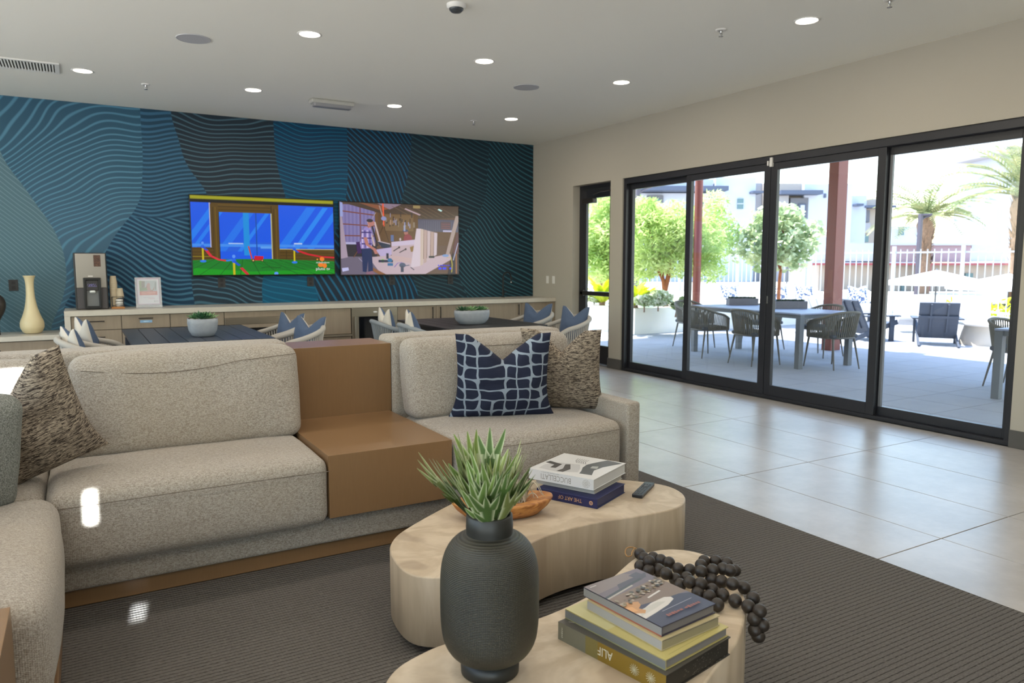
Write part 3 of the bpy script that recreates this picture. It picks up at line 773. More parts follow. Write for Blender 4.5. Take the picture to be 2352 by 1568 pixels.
boxbook('book', bE, rad(26), .33, .30, Z1, .046, M_navy, M_navy, 'navy blue book lettered THE ART OF, under the white book on the far table', G1, spine_art)
def top_bu(P, W, L):
    P.rect(0, 0, W, L, 'd3d1cd')
    P.poly([(W*.18, L*.12), (W*.40, L*.20), (W*.62, L*.17), (W*.95, L*.03), (W*.99, L*.28), (W*.8, L*.36), (W*.62, L*.42), (W*.45, L*.4), (W*.3, L*.34), (W*.16, L*.3)], '5c5f60')
    P.poly([(W*.5, L*.2), (W*.62, L*.24), (W*.58, L*.32), (W*.48, L*.3)], 'a7a9a4'); P.poly([(W*.2, L*.34), (W*.38, L*.4), (W*.56, L*.5), (W*.5, L*.8), (W*.3, L*.92), (W*.1, L*.9), (W*.06, L*.6)], 'bdbbb8')
    P.poly([(W*.1, L*.52), (W*.28, L*.5), (W*.5, L*.62), (W*.46, L*.68), (W*.25, L*.6), (W*.1, L*.62)], '55524f'); P.poly([(W*.22, L*.7), (W*.44, L*.72), (W*.5, L*.95), (W*.4, L*.97), (W*.36, L*.8), (W*.2, L*.78)], '4b4947')
    for k in range(6): P.line([(W*.62, L*(.44+.03*k)), (W*.72, L*(.5+.03*k)), (W*.84, L*(.5+.035*k))], .003, '5a5856')
def spine_bu(P, L, th):
    P.text('BUCCELLATI', L*.57, th*.72, .038, '8f8a80', sx=.80, fl=-1); P.marks(L*.66, th*.88, .10, .004, 'a39f98')
    for a in range(8):
        t = a/8*2*PI
        pts = [(L*.11+.012*math.cos(t)+.008*math.cos(q), th*.5+.012*math.sin(t)+.008*math.sin(q)) for q in [2*PI*i/10 for i in range(11)]]
        P.line(pts, .0012, 'a09a8e')
bF = pz(1363.6, 1102, Z1+.046+.078)
boxbook('book', (bF[0]+.02, bF[1]+.02, 0), rad(26), .325, .305, Z1+.0462, .026, M_pages, M_pages, 'pale grey slipcase book between the white and navy books', G1)
boxbook('book', bF, rad(26), .36, .352, Z1+.0724, .052, M_white, mat('page_white', 'c9c7c2', .8), 'thick white book lettered BUCCELLATI with black and white cover, top of the far stack', G1, spine_bu, top_bu)
# remote
rr = empty('remote_control', tuple(pz(1478, 1124, Z1+.01)[:2])+(Z1,), 'slim black remote control lying on the far coffee table', 'remote', rz=rad(34))
obj('body', MB().box(-.115, .115, -.026, .026, 0, .018, b=.004), mat('remote_black', '1b1c1e', .35), rr, world=False)
bm_ = MB()
for i in range(9):
    for j in (-1, 0, 1): bm_.soft((-.09+.02*i, j*.014, .0185), (.011, .008, .003), .001, n=0, rs=(0, 1))
bm_.lathe([(.012, .018), (.012, .0205), (.0001, .0205)], 16, M=T(.03, 0, 0)); obj('buttons', bm_, mat('button_grey', '4a4c4f', .5), rr, world=False)
# wooden boat bowl
def t_teak(g):
    p = g.coord(); n = g.noise(p, 1.3, 4, .6, dist=1.0, sc3=(4, 14, 14)); return g.mix((n*26).sin()*.35+.5, '8a4f22', 'c58947')
bc = (pz(1170, 1195, Z1)+pz(1170, 1135, Z1+.06))*.5
bowl = empty('wooden_bowl', (1.60, 2.83, Z1), 'boat-shaped orange-brown teak bowl behind the dark vase', 'bowl', rz=rad(-14))
def rim(a, s, z):
    x = .235*s*math.copysign(abs(math.cos(a))**.85, math.cos(a)); y = .118*s*math.copysign(abs(math.sin(a))**1.05, math.sin(a)); return (x, y, z)
prof = [(.55, 0), (.72, .006), (.92, .035), (1.0, .062), (.99, .070), (.93, .074), (.62, .072), (.57, .065), (.46, .036), (.25, .022), (.001, .018)]
vs_ = []; fs_ = []; NS = 40
for k, (s_, z_) in enumerate(prof):
    for i in range(NS):
        a = 2*PI*i/NS; zz = z_ + (.012*abs(math.cos(a))**3 if k in (2, 3, 4, 5) else 0); vs_.append(rim(a, s_, zz))
for k in range(len(prof)-1):
    for i in range(NS): j = (i+1) % NS; fs_.append((k*NS+i, k*NS+j, (k+1)*NS+j, (k+1)*NS+i))
fs_.append(tuple(reversed(range(NS))))
obj('bowl_body', MB().add(vs_, fs_, 0, True), mat('teak', rough=.4, tex=t_teak), bowl, world=False)
M_air = mat('air_plant_leaf', '9a927c', .7); M_air2 = mat('air_plant_leaf_pale', 'c0b49c', .7)
for j, (ax, ay, lab) in enumerate(((.09, .0, 'curly grey-green air plant in the right end of the wooden bowl'), (-.07, .01, 'smaller curly air plant in the left of the wooden bowl, behind the fern'))):
    ap = empty('air_plant', tuple(bowl.matrix_basis @ Vector((ax, ay, .035))), lab, 'plant', 'air plants in the wooden bowl')
    rg = random.Random(20+j)
    for i in range(18):
        az = rg.uniform(0, 2*PI); d = Vector((math.cos(az), math.sin(az), 0)); h = rg.uniform(.07, .17); r_ = rg.uniform(.03, .085); cur = rg.uniform(-1.2, 1.2)
        pts = [d*(r_*t)+Vector((-d.y, d.x, 0))*(math.sin(t*3+cur)*.02)+Vector((0, 0, h*math.sin(min(t, 1.2)*2.0)*(1-.25*t))) for t in [k/9*1.35 for k in range(10)]]
        obj('leaf', MB().tube(pts, .003, 5, radii=[.0042*(1-.085*k) for k in range(10)]), M_air if i % 2 else M_air2, ap, world=False)
# wooden beads
gar = empty('bead_garland', (1.75, 1.72, Z2), 'dark brown wooden bead garland trailing over the nearest table edge', 'garland')
def t_bead(g): return g.mix(g.noise(g.coord(), 1, 3, .6, dist=1, sc3=(60, 60, 15)), '17130f', '3a3028')
_BR = .0205
bead = mesh_from('bead', MB().lathe([(.0001 if a in (0, 10) else _BR*math.sin(PI*a/10), -_BR*math.cos(PI*a/10)) for a in range(11)], 18, cap=False), mat('dark_wood_bead', rough=.42, tex=t_bead, spec=.5))
bl = [(1158, 258, 0), (1190, 292, 0), (1235, 322, 1), (1268, 290, 0), (1332, 310, 0), (1400, 332, 0), (1475, 382, 0), (1572, 392, 0), (1664, 352, 0), (1690, 318, 0), (1785, 318, 0), (1880, 336, 0), (1665, 405, 1), (1763, 393, 1), (1848, 383, 1), (1905, 396, 1), (1945, 396, 0),
      (1160, 362, 0), (1232, 396, 0), (1312, 390, 0), (1375, 422, 1), (1450, 470, 0), (1545, 458, 0), (1572, 492, 1), (1663, 508, 1), (1490, 515, 0), (1752, 468, 0), (1835, 487, 0), (1925, 507, 1), (2022, 540, 0), (1755, 557, 0), (1845, 600, 0), (1948, 648, 0), (2057, 695, 0), (2097, 628, 0),
      (1640, 580, 0), (1735, 612, 0), (1800, 682, 0), (2153, 733, -1), (2107, 798, -1.6), (2175, 850, -3), (2113, 893, -3.4), (2140, 940, -4.4)]
KH = (pz(1713, 1400, Z2+_BR)-Vector((0, 0, EYE))).dot(_F)-.01
for cx, cy, lv in bl:
    X_, Y_ = 1150+cx/3.618, 1200+cy/3.618
    if lv >= 0: p = pz(X_, Y_, Z2+_BR+lv*.022)
    else: p = pk(X_, Y_, KH)
    piece('bead', bead, gar, p-Vector(gar.location), (rng.uniform(0, 3), rng.uniform(0, 3), 0))
lp = pz(1150+1135/3.618, 1200+222/3.618, Z2+.02); loop = []
for (cx, cy) in [(1140, 225), (1100, 205), (1050, 210), (1035, 245), (1050, 278), (1085, 275), (1092, 245), (1110, 215)]: loop.append(pz(1150+cx/3.618, 1200+cy/3.618, Z2+.02+.004*(cx < 1060)))
obj('jute_loop', MB().tube([tuple(v) for v in smooth_open(loop, 5)], .0022, 6), mat('jute', 'a07a4c', .9), gar, label='tan jute cord loop')
# --------------------------------------------------------------- throw pillows
def pillow_mesh(w, h, t, notch=.0, nf=.55, seed=0, n=30, pinch=.07, sag=0, back_mi=1, flare=0):
    m = MB(); vs = []; fs = []; mi = []
    def pt(u, v, s):
        x = w/2*u*(1-pinch*(1-v*v)); z = h/2*v*(1-pinch*(1-u*u))
        x *= 1+flare*max(0, -v)**3
        if notch: 
            k = max(0, 1-abs(u)/nf); k = k**1.15
            z -= notch*h*k*max(0, (v+.35)/1.35)**1.6
        e = max(0, (1-u*u))**.42*max(0, (1-v*v))**.42
        if notch: e *= 1-.35*max(0, 1-abs(u)/.25)*max(0, v)
        nn = noise.noise(Vector((u*2.2+seed, v*2.2, s*.7+seed*2)))*.22+noise.noise(Vector((u*5+seed, v*5, seed)))*.07
        fold = 0
        if notch: fold = -.10*math.exp(-((abs(u)-.12-.25*(1-v))/.09)**2)*max(0, v-.1)
        y = s*t/2*(e*(1+nn)+fold*e) - sag*(1-v)*.0
        return (x, y, z+h/2)
    idx = {}
    for s in (-1, 1):
        for i in range(n+1):
            for j in range(n+1):
                u = math.sin((i/n-.5)*PI*.96)/math.sin(.48*PI); v = math.sin((j/n-.5)*PI*.96)/math.sin(.48*PI)
                edge = i in (0, n) or j in (0, n)
                key = (i, j, 0 if edge else s)
                if key not in idx: idx[key] = len(vs); vs.append(pt(u, v, 0 if edge else s))
    for s in (-1, 1):
        fa = []
        for i in range(n):
            for j in range(n):
                q = []
                for a, b in ((i, j), (i+1, j), (i+1, j+1), (i, j+1)):
                    edge = a in (0, n) or b in (0, n); q.append(idx[(a, b, 0 if edge else s)])
                fa.append(tuple(q if s < 0 else reversed(q)))
        if s < 0: first = fa
        else: m.add(vs, first, 0, True); base = len(m.v)-len(vs); m.f += fa; m.mi += [back_mi]*len(fa); m.sm += [True]*len(fa)
    return m
def t_blocks(g):
    p = g.coord(); x, y, z = g.xyz(p); w = g.noise(p, 9, 1)
    u = x/.074+(w-.5)*.8; v = z/.068+(w-.5)*.6+10
    iu, iv = u.floor(), v.floor(); fu, fv = u.frac()-.5, v.frac()-.5
    r = ((iu*12.99+iv*78.2).sin()*437.5).frac(); r2 = ((iu*39.3+iv*11.1).sin()*217.5).frac()
    su = g.ramp(r, .49, .51)*2-1; sv = g.ramp(r2, .49, .51)*2-1
    # cells merge with a neighbour here and there, one corner is rounded
    def hh(i, j): return g.ramp(((i*27.1+j*53.7).sin()*911.3).frac().abs(), .84, .86)
    side = g.ramp(fu, -.001, .001); mg = hh(iu-1, iv)*(1-side)+hh(iu, iv)*side
    fu2 = fu.abs()*(1-mg)
    a = (fu2*g.ramp(fu*su, -.001, .001)); b = (fv*sv).max(0); rr = (a.pw(2.2)+b.pw(2.2)).pw(1/2.2)
    d = rr.max(fu2.max(fv.abs())*.95)
    st = g.noise(p, 1, 2, .7, sc3=(10, 10, 600))
    return g.mix(g.ramp(d, .405, .43), g.mix(st, '1b1f30', '2e3347'), g.mix(st, '7f8b98', '9aa5b0'))
M_blocks = mat('navy_block_print', rough=.85, tex=t_blocks, spec=.2)
def t_marl(g):
    p = g.coord(); n = g.noise(p, 1, 3, .65, sc3=(34, 34, 230)); n2 = g.noise(p, 1, 2, .6, sc3=(60, 60, 330)); g.bump(n+n2, .35, .003)
    c = g.mix(g.ramp(n, .40, .60), '3a322d', '9a8d7d'); return g.mix(g.ramp(n2, .56, .70), c, 'c4b49c')
M_marl = mat('marled_brown_weave', rough=.95, tex=t_marl, spec=.15)
def t_boucle(g):
    p = g.coord(); n = g.noise(p, 210, 3, .7); g.bump(n, .9, .006); return g.mix(g.ramp(n, .35, .65), '676963', '9c9d96')
M_bou = mat('grey_boucle', rough=1, tex=t_boucle, spec=.1)
def placed(o, loc, rx, rz, ry=0): o.location = loc; o.rotation_mode = 'XYZ'; o.rotation_euler = (rx, ry, rz); return o
GP = 'throw pillows on the sofa'
def pillow(name, mb, mats, loc, lean, rz, label, ry=0, group=GP, seam=None):
    o = obj(name, mb, mats, label=label, cat='pillow', group=group); placed(o, loc, -lean, rz, ry); return o
M_pipe = mat('dark_piping', '2a2a30', .8)
def pillow2(label, w, h, t, notch, seed, mt, loc, lean, rz, ry=0, pinch=.07, nf=.55, n=30, flare=.0):
    return pillow('throw_pillow', pillow_mesh(w, h, t, notch, nf, seed, n=n, pinch=pinch, flare=flare), [mt, mt], loc, lean, rz, label, ry)
pillow2('square navy pillow with pale grey rounded-block print on the right seat', .56, .52, .20, .30, 3, M_blocks, (2.14, 3.80, .535), rad(-10), rad(-22), 0, .05, .75, flare=.16)
pillow2('brown marled pillow leaning in the right corner behind the navy block-print pillow', .50, .53, .19, .26, 5, M_marl, (2.60, 3.83, .535), rad(-13), rad(-42), rad(0), .06, .6, flare=.12)
pillow2('brown and grey marled crumpled pillow at the left corner of the sofa', .50, .52, .21, .26, 9, M_marl, (-.18, 3.70, .545), rad(-10), rad(14), rad(-19), .06, .6, flare=.12)
pillow('throw_pillow', MB().soft((0, 0, .22), (.46, .13, .45), .06, (.0, .05, .0), n=8, wr=.006, seed=4), M_bou, (-.47, 3.30, .528), rad(-8), rad(30), 'grey-green boucle pillow cut off at the left edge, in front of the marled pillow', rad(3))
# ================================================================== CABINETS, COUNTER, SCREENS
def t_oak(g):
    p = g.coord(); n = g.noise(p, 1.2, 5, .65, dist=.4, sc3=(26, 26, 1.4)); n2 = g.noise(p, 1, 2, .5, sc3=(7, 7, .8))
    return g.mix(n*.6+n2*.4, '776858', 'a5957f')
M_oak = mat('grey_oak_laminate', rough=.5, tex=t_oak, spec=.4)
def t_quartz(g): return g.mix(g.noise(g.coord(), 30, 4, .6), 'bfb7a8', 'cdc6b8')
M_quartz = mat('pale_quartz', rough=.3, tex=t_quartz)
M_gap = mat('dark_carcass', '1c1a18', .8); M_pull = mat('black_pull', '1d1c1c', .4, .4)  # first material: one even near-black for carcasses, toe kicks and appliance bodies
M_steel = mat('brushed_steel', 'a69c8c', .3, .9); M_dglass = mat('dark_glass', '14161a', .08)
CF = 9.52
ctp = empty('countertop', (3, 9.8, .62), 'long pale quartz countertop with waterfall end stepping down to a lower shelf', 'countertop')
obj('slab', MB().box(-.17, XR-.003, 9.48, YB-.002, .862, .922, b=.003), M_quartz, ctp)
obj('waterfall_end', MB().box(-.17, -.113, 9.48, YB-.002, .612, .8615, b=.002), M_quartz, ctp)
obj('low_shelf', MB().box(-3.2, -.1135, 9.48, YB-.002, .615, .668, b=.003), M_quartz, ctp)
def pull(m, x, z, L=.15, vert=False):
    if vert: m.box(x-.005, x+.005, CF-.045, CF-.033, z-L/2, z+L/2, b=.002); m.box(x-.004, x+.004, CF-.034, CF-.019, z-L/2+.01, z-L/2+.018); m.box(x-.004, x+.004, CF-.034, CF-.019, z+L/2-.018, z+L/2-.01)
    else: m.box(x-L/2, x+L/2, CF-.045, CF-.033, z-.005, z+.005, b=.002); m.box(x-L/2+.01, x-L/2+.018, CF-.034, CF-.019, z-.004, z+.004); m.box(x+L/2-.018, x+L/2-.01, CF-.034, CF-.019, z-.004, z+.004)
def cabinet(x0, x1, ztop, fronts, label):
    """fronts: list of (kind, x0, x1, z0, z1, pull) """
    t = empty('base_cabinet', ((x0+x1)/2, 9.85, .0), label, 'cabinet', 'grey oak base cabinets')
    obj('carcass', MB().box(x0+.001, x1-.001, CF+.002, YB-.003, .09, ztop), M_gap, t)
    obj('toe_kick', MB().box(x0+.001, x1-.001, CF+.05, YB-.003, 0, .089), M_gap, t)
    for kind, a, c, z0, z1, pl in fronts:
        f = obj(kind, MB().box(a+.003, c-.003, CF-.019, CF, z0+.003, z1-.003, b=.0015), M_oak, t)
        if pl: m = MB(); pull(m, *pl); obj('pull_handle', m, M_pull, f)
    return t
TOP = .860
cabinet(-.112, .385, TOP, [('drawer', -.112, .385, .70, TOP, (.14, .80)), ('drawer', -.112, .385, .41, .70, (.14, .62)), ('drawer', -.112, .385, .09, .41, (.14, .33))], 'grey oak three-drawer base cabinet below the coffee machine')
c = cabinet(.385, .89, TOP, [('drawer', .385, .89, .70, TOP, (.635, .818)), ('door', .385, .89, .09, .70, (.83, .6, .15, True))], 'grey oak base cabinet below the flyer, with a blue sticker under its handle')
P = Print(lambda u, v, d: (u, CF-.0195-d, v)); P.rect(.575, .765, .70, .795, '8fb3d0'); P.marks(.637, .780, .05, .010, 'd8ecf5'); obj('sticker', P.m, printed(), c)
cabinet(.89, 1.49, TOP, [('drawer', .89, 1.49, .70, TOP, (1.19, .815)), ('door', .89, 1.49, .09, .70, (1.4, .6, .15, True))], 'grey oak base cabinet behind the round succulent planter')
t = empty('ice_maker', (1.85, 9.85, 0), 'built-in steel-fronted appliance under the counter behind the left dining table', 'appliance')
obj('top_panel', MB().box(1.493, 2.217, CF-.019, CF, .785, TOP-.003, b=.0015), M_oak, t)
obj('steel_front', MB().box(1.493, 2.217, CF-.03, CF, .70, .782, b=.003), M_steel, t)
obj('lower_lip', MB().box(1.493, 2.217, CF-.04, CF, .655, .698, b=.004), M_oak, t)
obj('body', MB().box(1.493, 2.217, CF+.002, YB-.003, 0, .86), M_gap, t)
cabinet(2.22, 3.07, TOP, [('door', 2.22, 3.07, .52, TOP, None), ('drawer', 2.22, 3.07, .09, .49, None)], 'wide grey oak cabinet left of the wine fridge')
obj('ledge', MB().box(2.22, 3.07, CF-.05, CF-.001, .493, .517, b=.002), M_steel, KIDS and [o for o in COL.objects if o.get('label') == 'wide grey oak cabinet left of the wine fridge'][0])
t = empty('wine_fridge', (3.4, 9.85, 0), 'undercounter fridge with steel-framed dark glass door', 'fridge')
obj('body', MB().box(3.073, 3.717, CF+.002, YB-.003, .0, .858), M_gap, t)
m = MB(); m.box(3.076, 3.714, CF-.035, CF, .74, .857, b=.003); m.box(3.076, 3.17, CF-.035, CF, .1, .74, b=.003); m.box(3.64, 3.714, CF-.035, CF, .1, .74, b=.003)
f = obj('door', m, M_steel, t); obj('pane', MB().box(3.17, 3.64, CF-.025, CF, .1, .74), M_dglass, f)
obj('handle', MB().tube([(3.115, CF-.07, .2), (3.115, CF-.07, .75)], .011, 8), M_steel, f); P = Print(lambda u, v, d: (u, CF-.0352-d, v)); P.ell(3.40, .80, .03, .010, 'e8e8e6'); obj('badge', P.m, printed(), f)
for a, c_, hx, lab in ((3.72, 4.30, 4.24, 'grey oak cabinet door right of the wine fridge'), (4.30, 4.99, 4.36, 'grey oak cabinet behind the oval succulent planter'), (4.99, 5.70, 5.64, 'grey oak sink cabinet below the black faucet, left door'), (5.70, XR-.004, 5.76, 'grey oak end cabinet in the corner by the light switches')):
    cabinet(a, c_, TOP, [('door', a, c_, .09, TOP, (hx, .76, .16, True))], lab)
cabinet(-1.6, -.116, .611, [('door', -1.6, -.85, .09, .611, (-.93, .50, .05, True)), ('door', -.85, -.116, .09, .611, (-.77, .50, .05, True))], 'low grey oak cabinet under the lower shelf with the vase')
# screens
def tv(x0, x1, z0, z1, label, draw):
    t = empty('television', ((x0+x1)/2, YB, (z0+z1)/2), label, 'television', 'wall-mounted televisions')
    obj('bezel', MB().box(x0, x1, YB-.055, YB-.022, z0, z1, b=.004), mat('tv_black', '0b0b0d', .25), t)
    obj('wall_mount', MB().box((x0+x1)/2-.3, (x0+x1)/2+.3, YB-.021, YB, z0+.2, z1-.3), mat('tv_back', '17171a', .6), t)
    a, c, e, f = x0+.012, x1-.012, z0+.018, z1-.012
    P = Print(lambda u, v, d: (a+u*(c-a), YB-.0555-d, e+v*(f-e)), clip=True); draw(P); obj('screen', P.m, screen_mat(), t)
    obj('logo_light', MB().box(x1-.18, x1-.15, YB-.05, YB-.03, z0-.006, z0), mat('tv_black'), t)
def draw_cartoon(P):
    P.rect(0, 0, 1, 1, '0a58e8'); P.rect(0, .30, 1, .42, '1a5fe0'); 
    for a, w, c in ((.02, .05, '1a7cf2'), (.10, .03, '1a7cf2'), (.28, .06, '1a73ee'), (.42, .03, '1f80f2'), (.68, .07, '1a78f0'), (.80, .04, '2288f4'), (.90, .05, '1a7cf2')):
        P.poly([(a-.12, .3), (a-.12+w, .3), (a+.12+w, .9), (a+.12, .9)], c)
    P.rect(0, .36, 1, .395, '3f8df0'); P.rect(.24, .395, .34, .41, 'a8c6f4'); P.rect(.70, .40, .76, .42, 'b8cdf2'); P.rect(.46, .34, .56, .37, '5ba0f0')
    P.rect(.345, .25, .385, .87, '0f8fe0'); P.rect(.43, .25, .438, .87, '0b4ca8')
    P.rect(0, .915, 1, .955, '05060a'); P.rect(0, .955, 1, 1, '8e8f0c'); P.rect(0, .97, 1, .985, 'a5a616')
    br, bd, bl_ = '57400f', '3a2b0a', '6d5414'
    P.rect(.13, .80, .585, .915, br); P.line([(.13, .87), (.585, .87)], .008, bd); P.line([(.13, .83), (.585, .83)], .006, bd); P.line([(.15, .89), (.5, .895)], .006, bl_)
    for x in (.13, .545): 
        P.rect(x, .18, x+.05, .915, br); P.line([(x+.012, .2), (x+.014, .86)], .004, bd); P.line([(x+.032, .2), (x+.03, .86)], .006, bl_); P.rect(x-.004, .18, x, .9, '1c1606')
    P.rect(.12, .33, .127, .915, 'b9b3c8'); P.rect(.537, .18, .545, .80, 'b5b383'); P.rect(.18, .2, .184, .8, '120e04')
    P.rect(0, .18, .14, .35, br); P.rect(.595, .17, 1, .34, br)
    for z in (.21, .25, .29): P.line([(0, z), (.14, z)], .007, bd); P.line([(.595, z), (1, z-.005)], .007, bd)
    P.line([(0, .335), (.14, .335)], .006, '2a2008'); P.line([(.595, .335), (1, .335)], .01, 'b5b383'); P.line([(.0, .235), (.14, .235)], .01, '8a7a18'); P.rect(.64, .17, .645, .33, bd)
    P.poly([(0, 0), (1, 0), (1, .175), (.52, .205), (.16, .2), (0, .185)], '0a7c22'); P.poly([(0, 0), (1, 0), (1, .07), (.4, .04), (0, .09)], '0c9a18')
    for i in range(13): x = i*.085-.05; P.line([(.3+(x-.3)*.75+.04, .195), (x*1.6-.25+.1, 0)], .004, '064a14')
    for i in range(9): x = .35+i*.08; P.line([(x, .19-.002*i), (x+.42, 0)], .004, '075a18')
    P.line([(.46, .085), (.5, .10), (.56, .085), (.60, .095)], .006, '04380e')
    # cart
    P.poly([(.41, .185), (.475, .185), (.478, .24), (.415, .245)], 'c80a2c'); P.line([(.40, .18), (.375, .37)], .009, 'c8401c'); P.ell(.405, .185, .011, .022, '30180c'); P.ell(.405, .185, .006, .012, 'd8b070'); P.ell(.468, .185, .009, .018, '30180c'); P.ell(.468, .185, .005, .010, 'd0a060')
    # posts and ropes
    P.line([(.085, .33), (.12, .24), (.17, .195), (.22, .18)], .02, 'd8283c'); P.line([(.72, .32), (.80, .27), (.90, .235), (1, .225)], .022, 'cc1c30'); P.line([(.32, .09), (.345, .04), (.365, 0)], .022, 'cc2838')
    for x, z0, z1, s in ((.068, .175, .36, 1), (.70, .16, .34, 1), (.272, 0, .18, 1.25)):
        P.rect(x-.006*s, z0, x+.006*s, z1, 'c8b818'); P.ell(x, z1, .012*s, .022*s, '2266e6'); P.ell(x, z1+.045*s, .009*s, .018*s, '5a96f4'); 
        P.line([(x, z1-.005), (x+.03*s, z1-.05*s)], .016*s, '1450d0')
        if z0 > 0: P.ell(x, z0, .021, .016, '2a78ea')
    P.line([(.22, .18), (.26, .19)], .02, '3a80ea'); P.ell(.565, .012, .015, .022, '5a9af0')
    # channel marks
    P.ell(.905, .205, .018, .03, 'f08028'); P.ell(.895, .125, .022, .028, 'f08028'); P.ell(.925, .115, .016, .032, 'f08028'); P.ell(.87, .20, .006, .01, 'f09a40')
    P.text('nickelodeon', .91, .148, .034, 'f4f4f8', sx=.62); P.text('pluto tv', .91, .055, .055, 'f0f0f4', sx=.62)
def draw_workshop(P):
    P.rect(0, 0, 1, 1, '5f4437'); P.rect(0, .42, .29, .97, '7d74a8')
    for i in range(18): P.line([(.025+i*.015, .43), (.025+i*.015, .96)], .0035, '6a6298' if i % 2 else '9088b8')
    for z, s in ((.88, -.05), (.70, -.02), (.54, 0)): P.line([(0, z), (.29, z+s)], .016, '7a4438')
    P.rect(.155, .45, .165, .95, '7a5060'); P.line([(.29, .38), (.29, .93)], .025, '6b4a2c')
    P.rect(0, .42, .16, .45, 'b4b0d8'); P.rect(.04, .25, .29, .42, '2c2833'); P.rect(0, 0, .3, .25, '6d6478'); P.poly([(0, .9), (.015, .8), (.055, .24), (0, .22)], 'a896a8'); P.rect(0, .8, .022, 1, '9aa4d8')
    P.poly([(.0, 1), (1, 1), (1, .84), (.64, .78), (.33, .86)], '4a3a30'); P.poly([(.15, 1), (.3, .98), (.42, .94), (.33, .9)], '87533a'); P.poly([(.30, 1), (.5, 1), (.40, .92)], '8a7688')
    for i in range(8): P.line([(.42+i*.06, .97), (.62+i*.05, .80+.008*i)], .006, '6a5442')
    P.line([(.53, .94), (.66, .855)], .018, 'b9a0a8'); P.line([(.82, .95), (.85, .925)], .02, 'c8f0ee'); P.rect(.6, .95, .66, .99, '9a8658')
    P.rect(.31, .45, .64, .86, '604225'); P.rect(.36, .62, .60, .85, '755a3c'); P.rect(.64, .60, 1, .80, '4d4a60'); P.rect(.64, .42, 1, .62, '5f412a')
    for i in range(22): P.line([(.65+i*.016, .62), (.65+i*.016, .78)], .003, '6a6880')
    P.rect(.84, .66, .93, .77, '5a4550'); 
    for i in range(3): P.line([(.845, .675+.03*i), (.925, .675+.03*i)], .007, '8a5058')
    P.rect(.86, .62, .95, .645, 'b8b4d4'); rg = random.Random(4)
    for i in range(34): x = .33+.28*rg.random(); z = .66+.16*rg.random(); P.rect(x, z, x+.004+.01*rg.random(), z+.02+.06*rg.random(), rg.choice(['3d3230', '8a7a6a', '9a98b8', '4a3020', 'a08068']))
    P.line([(.345, 1), (.35, .68)], .011, 'ee5a38'); P.line([(.315, .97), (.345, .80)], .01, 'a68a80'); P.line([(.35, .70), (.30, .52), (.39, .46), (.35, .68)], .004, '2a1c18'); P.line([(.285, .87), (.24, .74)], .006, 'a898a0')
    for x in (.22, .245, .275): P.line([(x+.0, .74), (x+.05, .40)], .014, 'c8b0b0' if x != .245 else '2a2430')
    P.ell(.35, .79, .022, .03, '8a90c0'); P.poly([(.29, .47), (.40, .44), (.40, .36), (.33, .38)], '1e2a44'); P.line([(.30, .47), (.40, .43)], .012, 'c0b0b8')
    P.rect(.405, .47, .43, .56, '5a6a98'); P.ell(.485, .50, .008, .02, 'c8b8c0')
    # second worker
    P.ell(.535, .595, .018, .030, 'a86a60'); P.ell(.53, .625, .024, .018, '3a4468'); P.poly([(.515, .46), (.59, .46), (.585, .54), (.56, .58), (.53, .57), (.515, .54)], '8a3040'); P.rect(.515, .62, .53, .70, '9aa0c0')
    # boards and bench
    P.poly([(.28, .35), (.41, .385), (.41, .28), (.33, .22)], 'b8a8d0'); P.poly([(.41, .46), (.62, .50), (.66, .46), (.66, .12), (.41, .20)], 'bda6ae')
    P.poly([(.41, .46), (.615, .50), (.61, .43), (.41, .40)], 'c8b8d0'); P.poly([(.565, .39), (.60, .41), (.60, .33), (.575, .32)], '8a6a38')
    P.poly([(.22, .24), (.4, .27), (.62, .20), (.92, .30), (.94, .22), (.70, .0), (.32, .0)], 'c0aab4'); P.poly([(.24, .2), (.22, .17), (.25, .10), (.36, .0), (.30, 0), (.25, .05)], '8a5a38')
    P.poly([(.41, .27), (.64, .22), (.64, .14), (.41, .20)], 'c4a8a8')
    P.poly([(.625, .66), (.66, .66), (.655, .12), (.57, .09)], 'd0c0cc')
    for i in range(5): x = .66+i*.030; P.poly([(x, .66-.012*i), (x+.028, .65-.012*i), (x+.020, .14+.035*i), (x-.006, .12+.035*i)], ('c8b4a8', 'b89e98', 'c4b0b4', 'b49a90', 'cabac4')[i])
    P.poly([(.88, .28), (.975, .86), (1, .86), (1, .78), (.91, .27)], 'a8948e'); P.poly([(.93, .24), (1, .55), (1, 0), (.90, 0)], '241c2c'); P.poly([(.955, .42), (.98, .60), (1, .62), (1, .3), (.95, .3)], '5a3038'); P.line([(.95, .2), (.995, .46)], .008, 'a8a8c8')
    P.line([(.89, .24), (.93, .25), (.94, .14), (.935, .02)], .008, 'b8a838'); P.rect(.97, 0, .985, .3, '8a5a3c')
    for x0, z0, x1, z1 in ((.425, .33, .475, .385), (.475, .31, .53, .36)): P.line([(x0, z0), (x1, z1)], .011, '2a2030'); P.ell(x1, z1, .008, .016, '3a2c34')
    P.rect(.365, .22, .385, .30, '202038'); P.ell(.335, .19, .014, .025, '6ad020'); P.rect(.30, .17, .42, .205, '1c2440'); P.ell(.395, .20, .02, .03, '2a6a9a'); P.rect(.375, .12, .42, .16, '2a6a9a')
    P.ell(.50, .13, .028, .035, '4a5470'); P.rect(.485, .03, .51, .12, '3a4058'); P.line([(.52, .12), (.56, .13)], .012, '4a5470'); P.line([(.57, .10), (.60, .06)], .01, '4a4458'); P.line([(.43, .10), (.46, .16), (.5, .17)], .007, '7a5ab0'); P.rect(.73, .235, .78, .265, '20242c'); P.ell(.88, .27, .03, .02, '7a98c8')
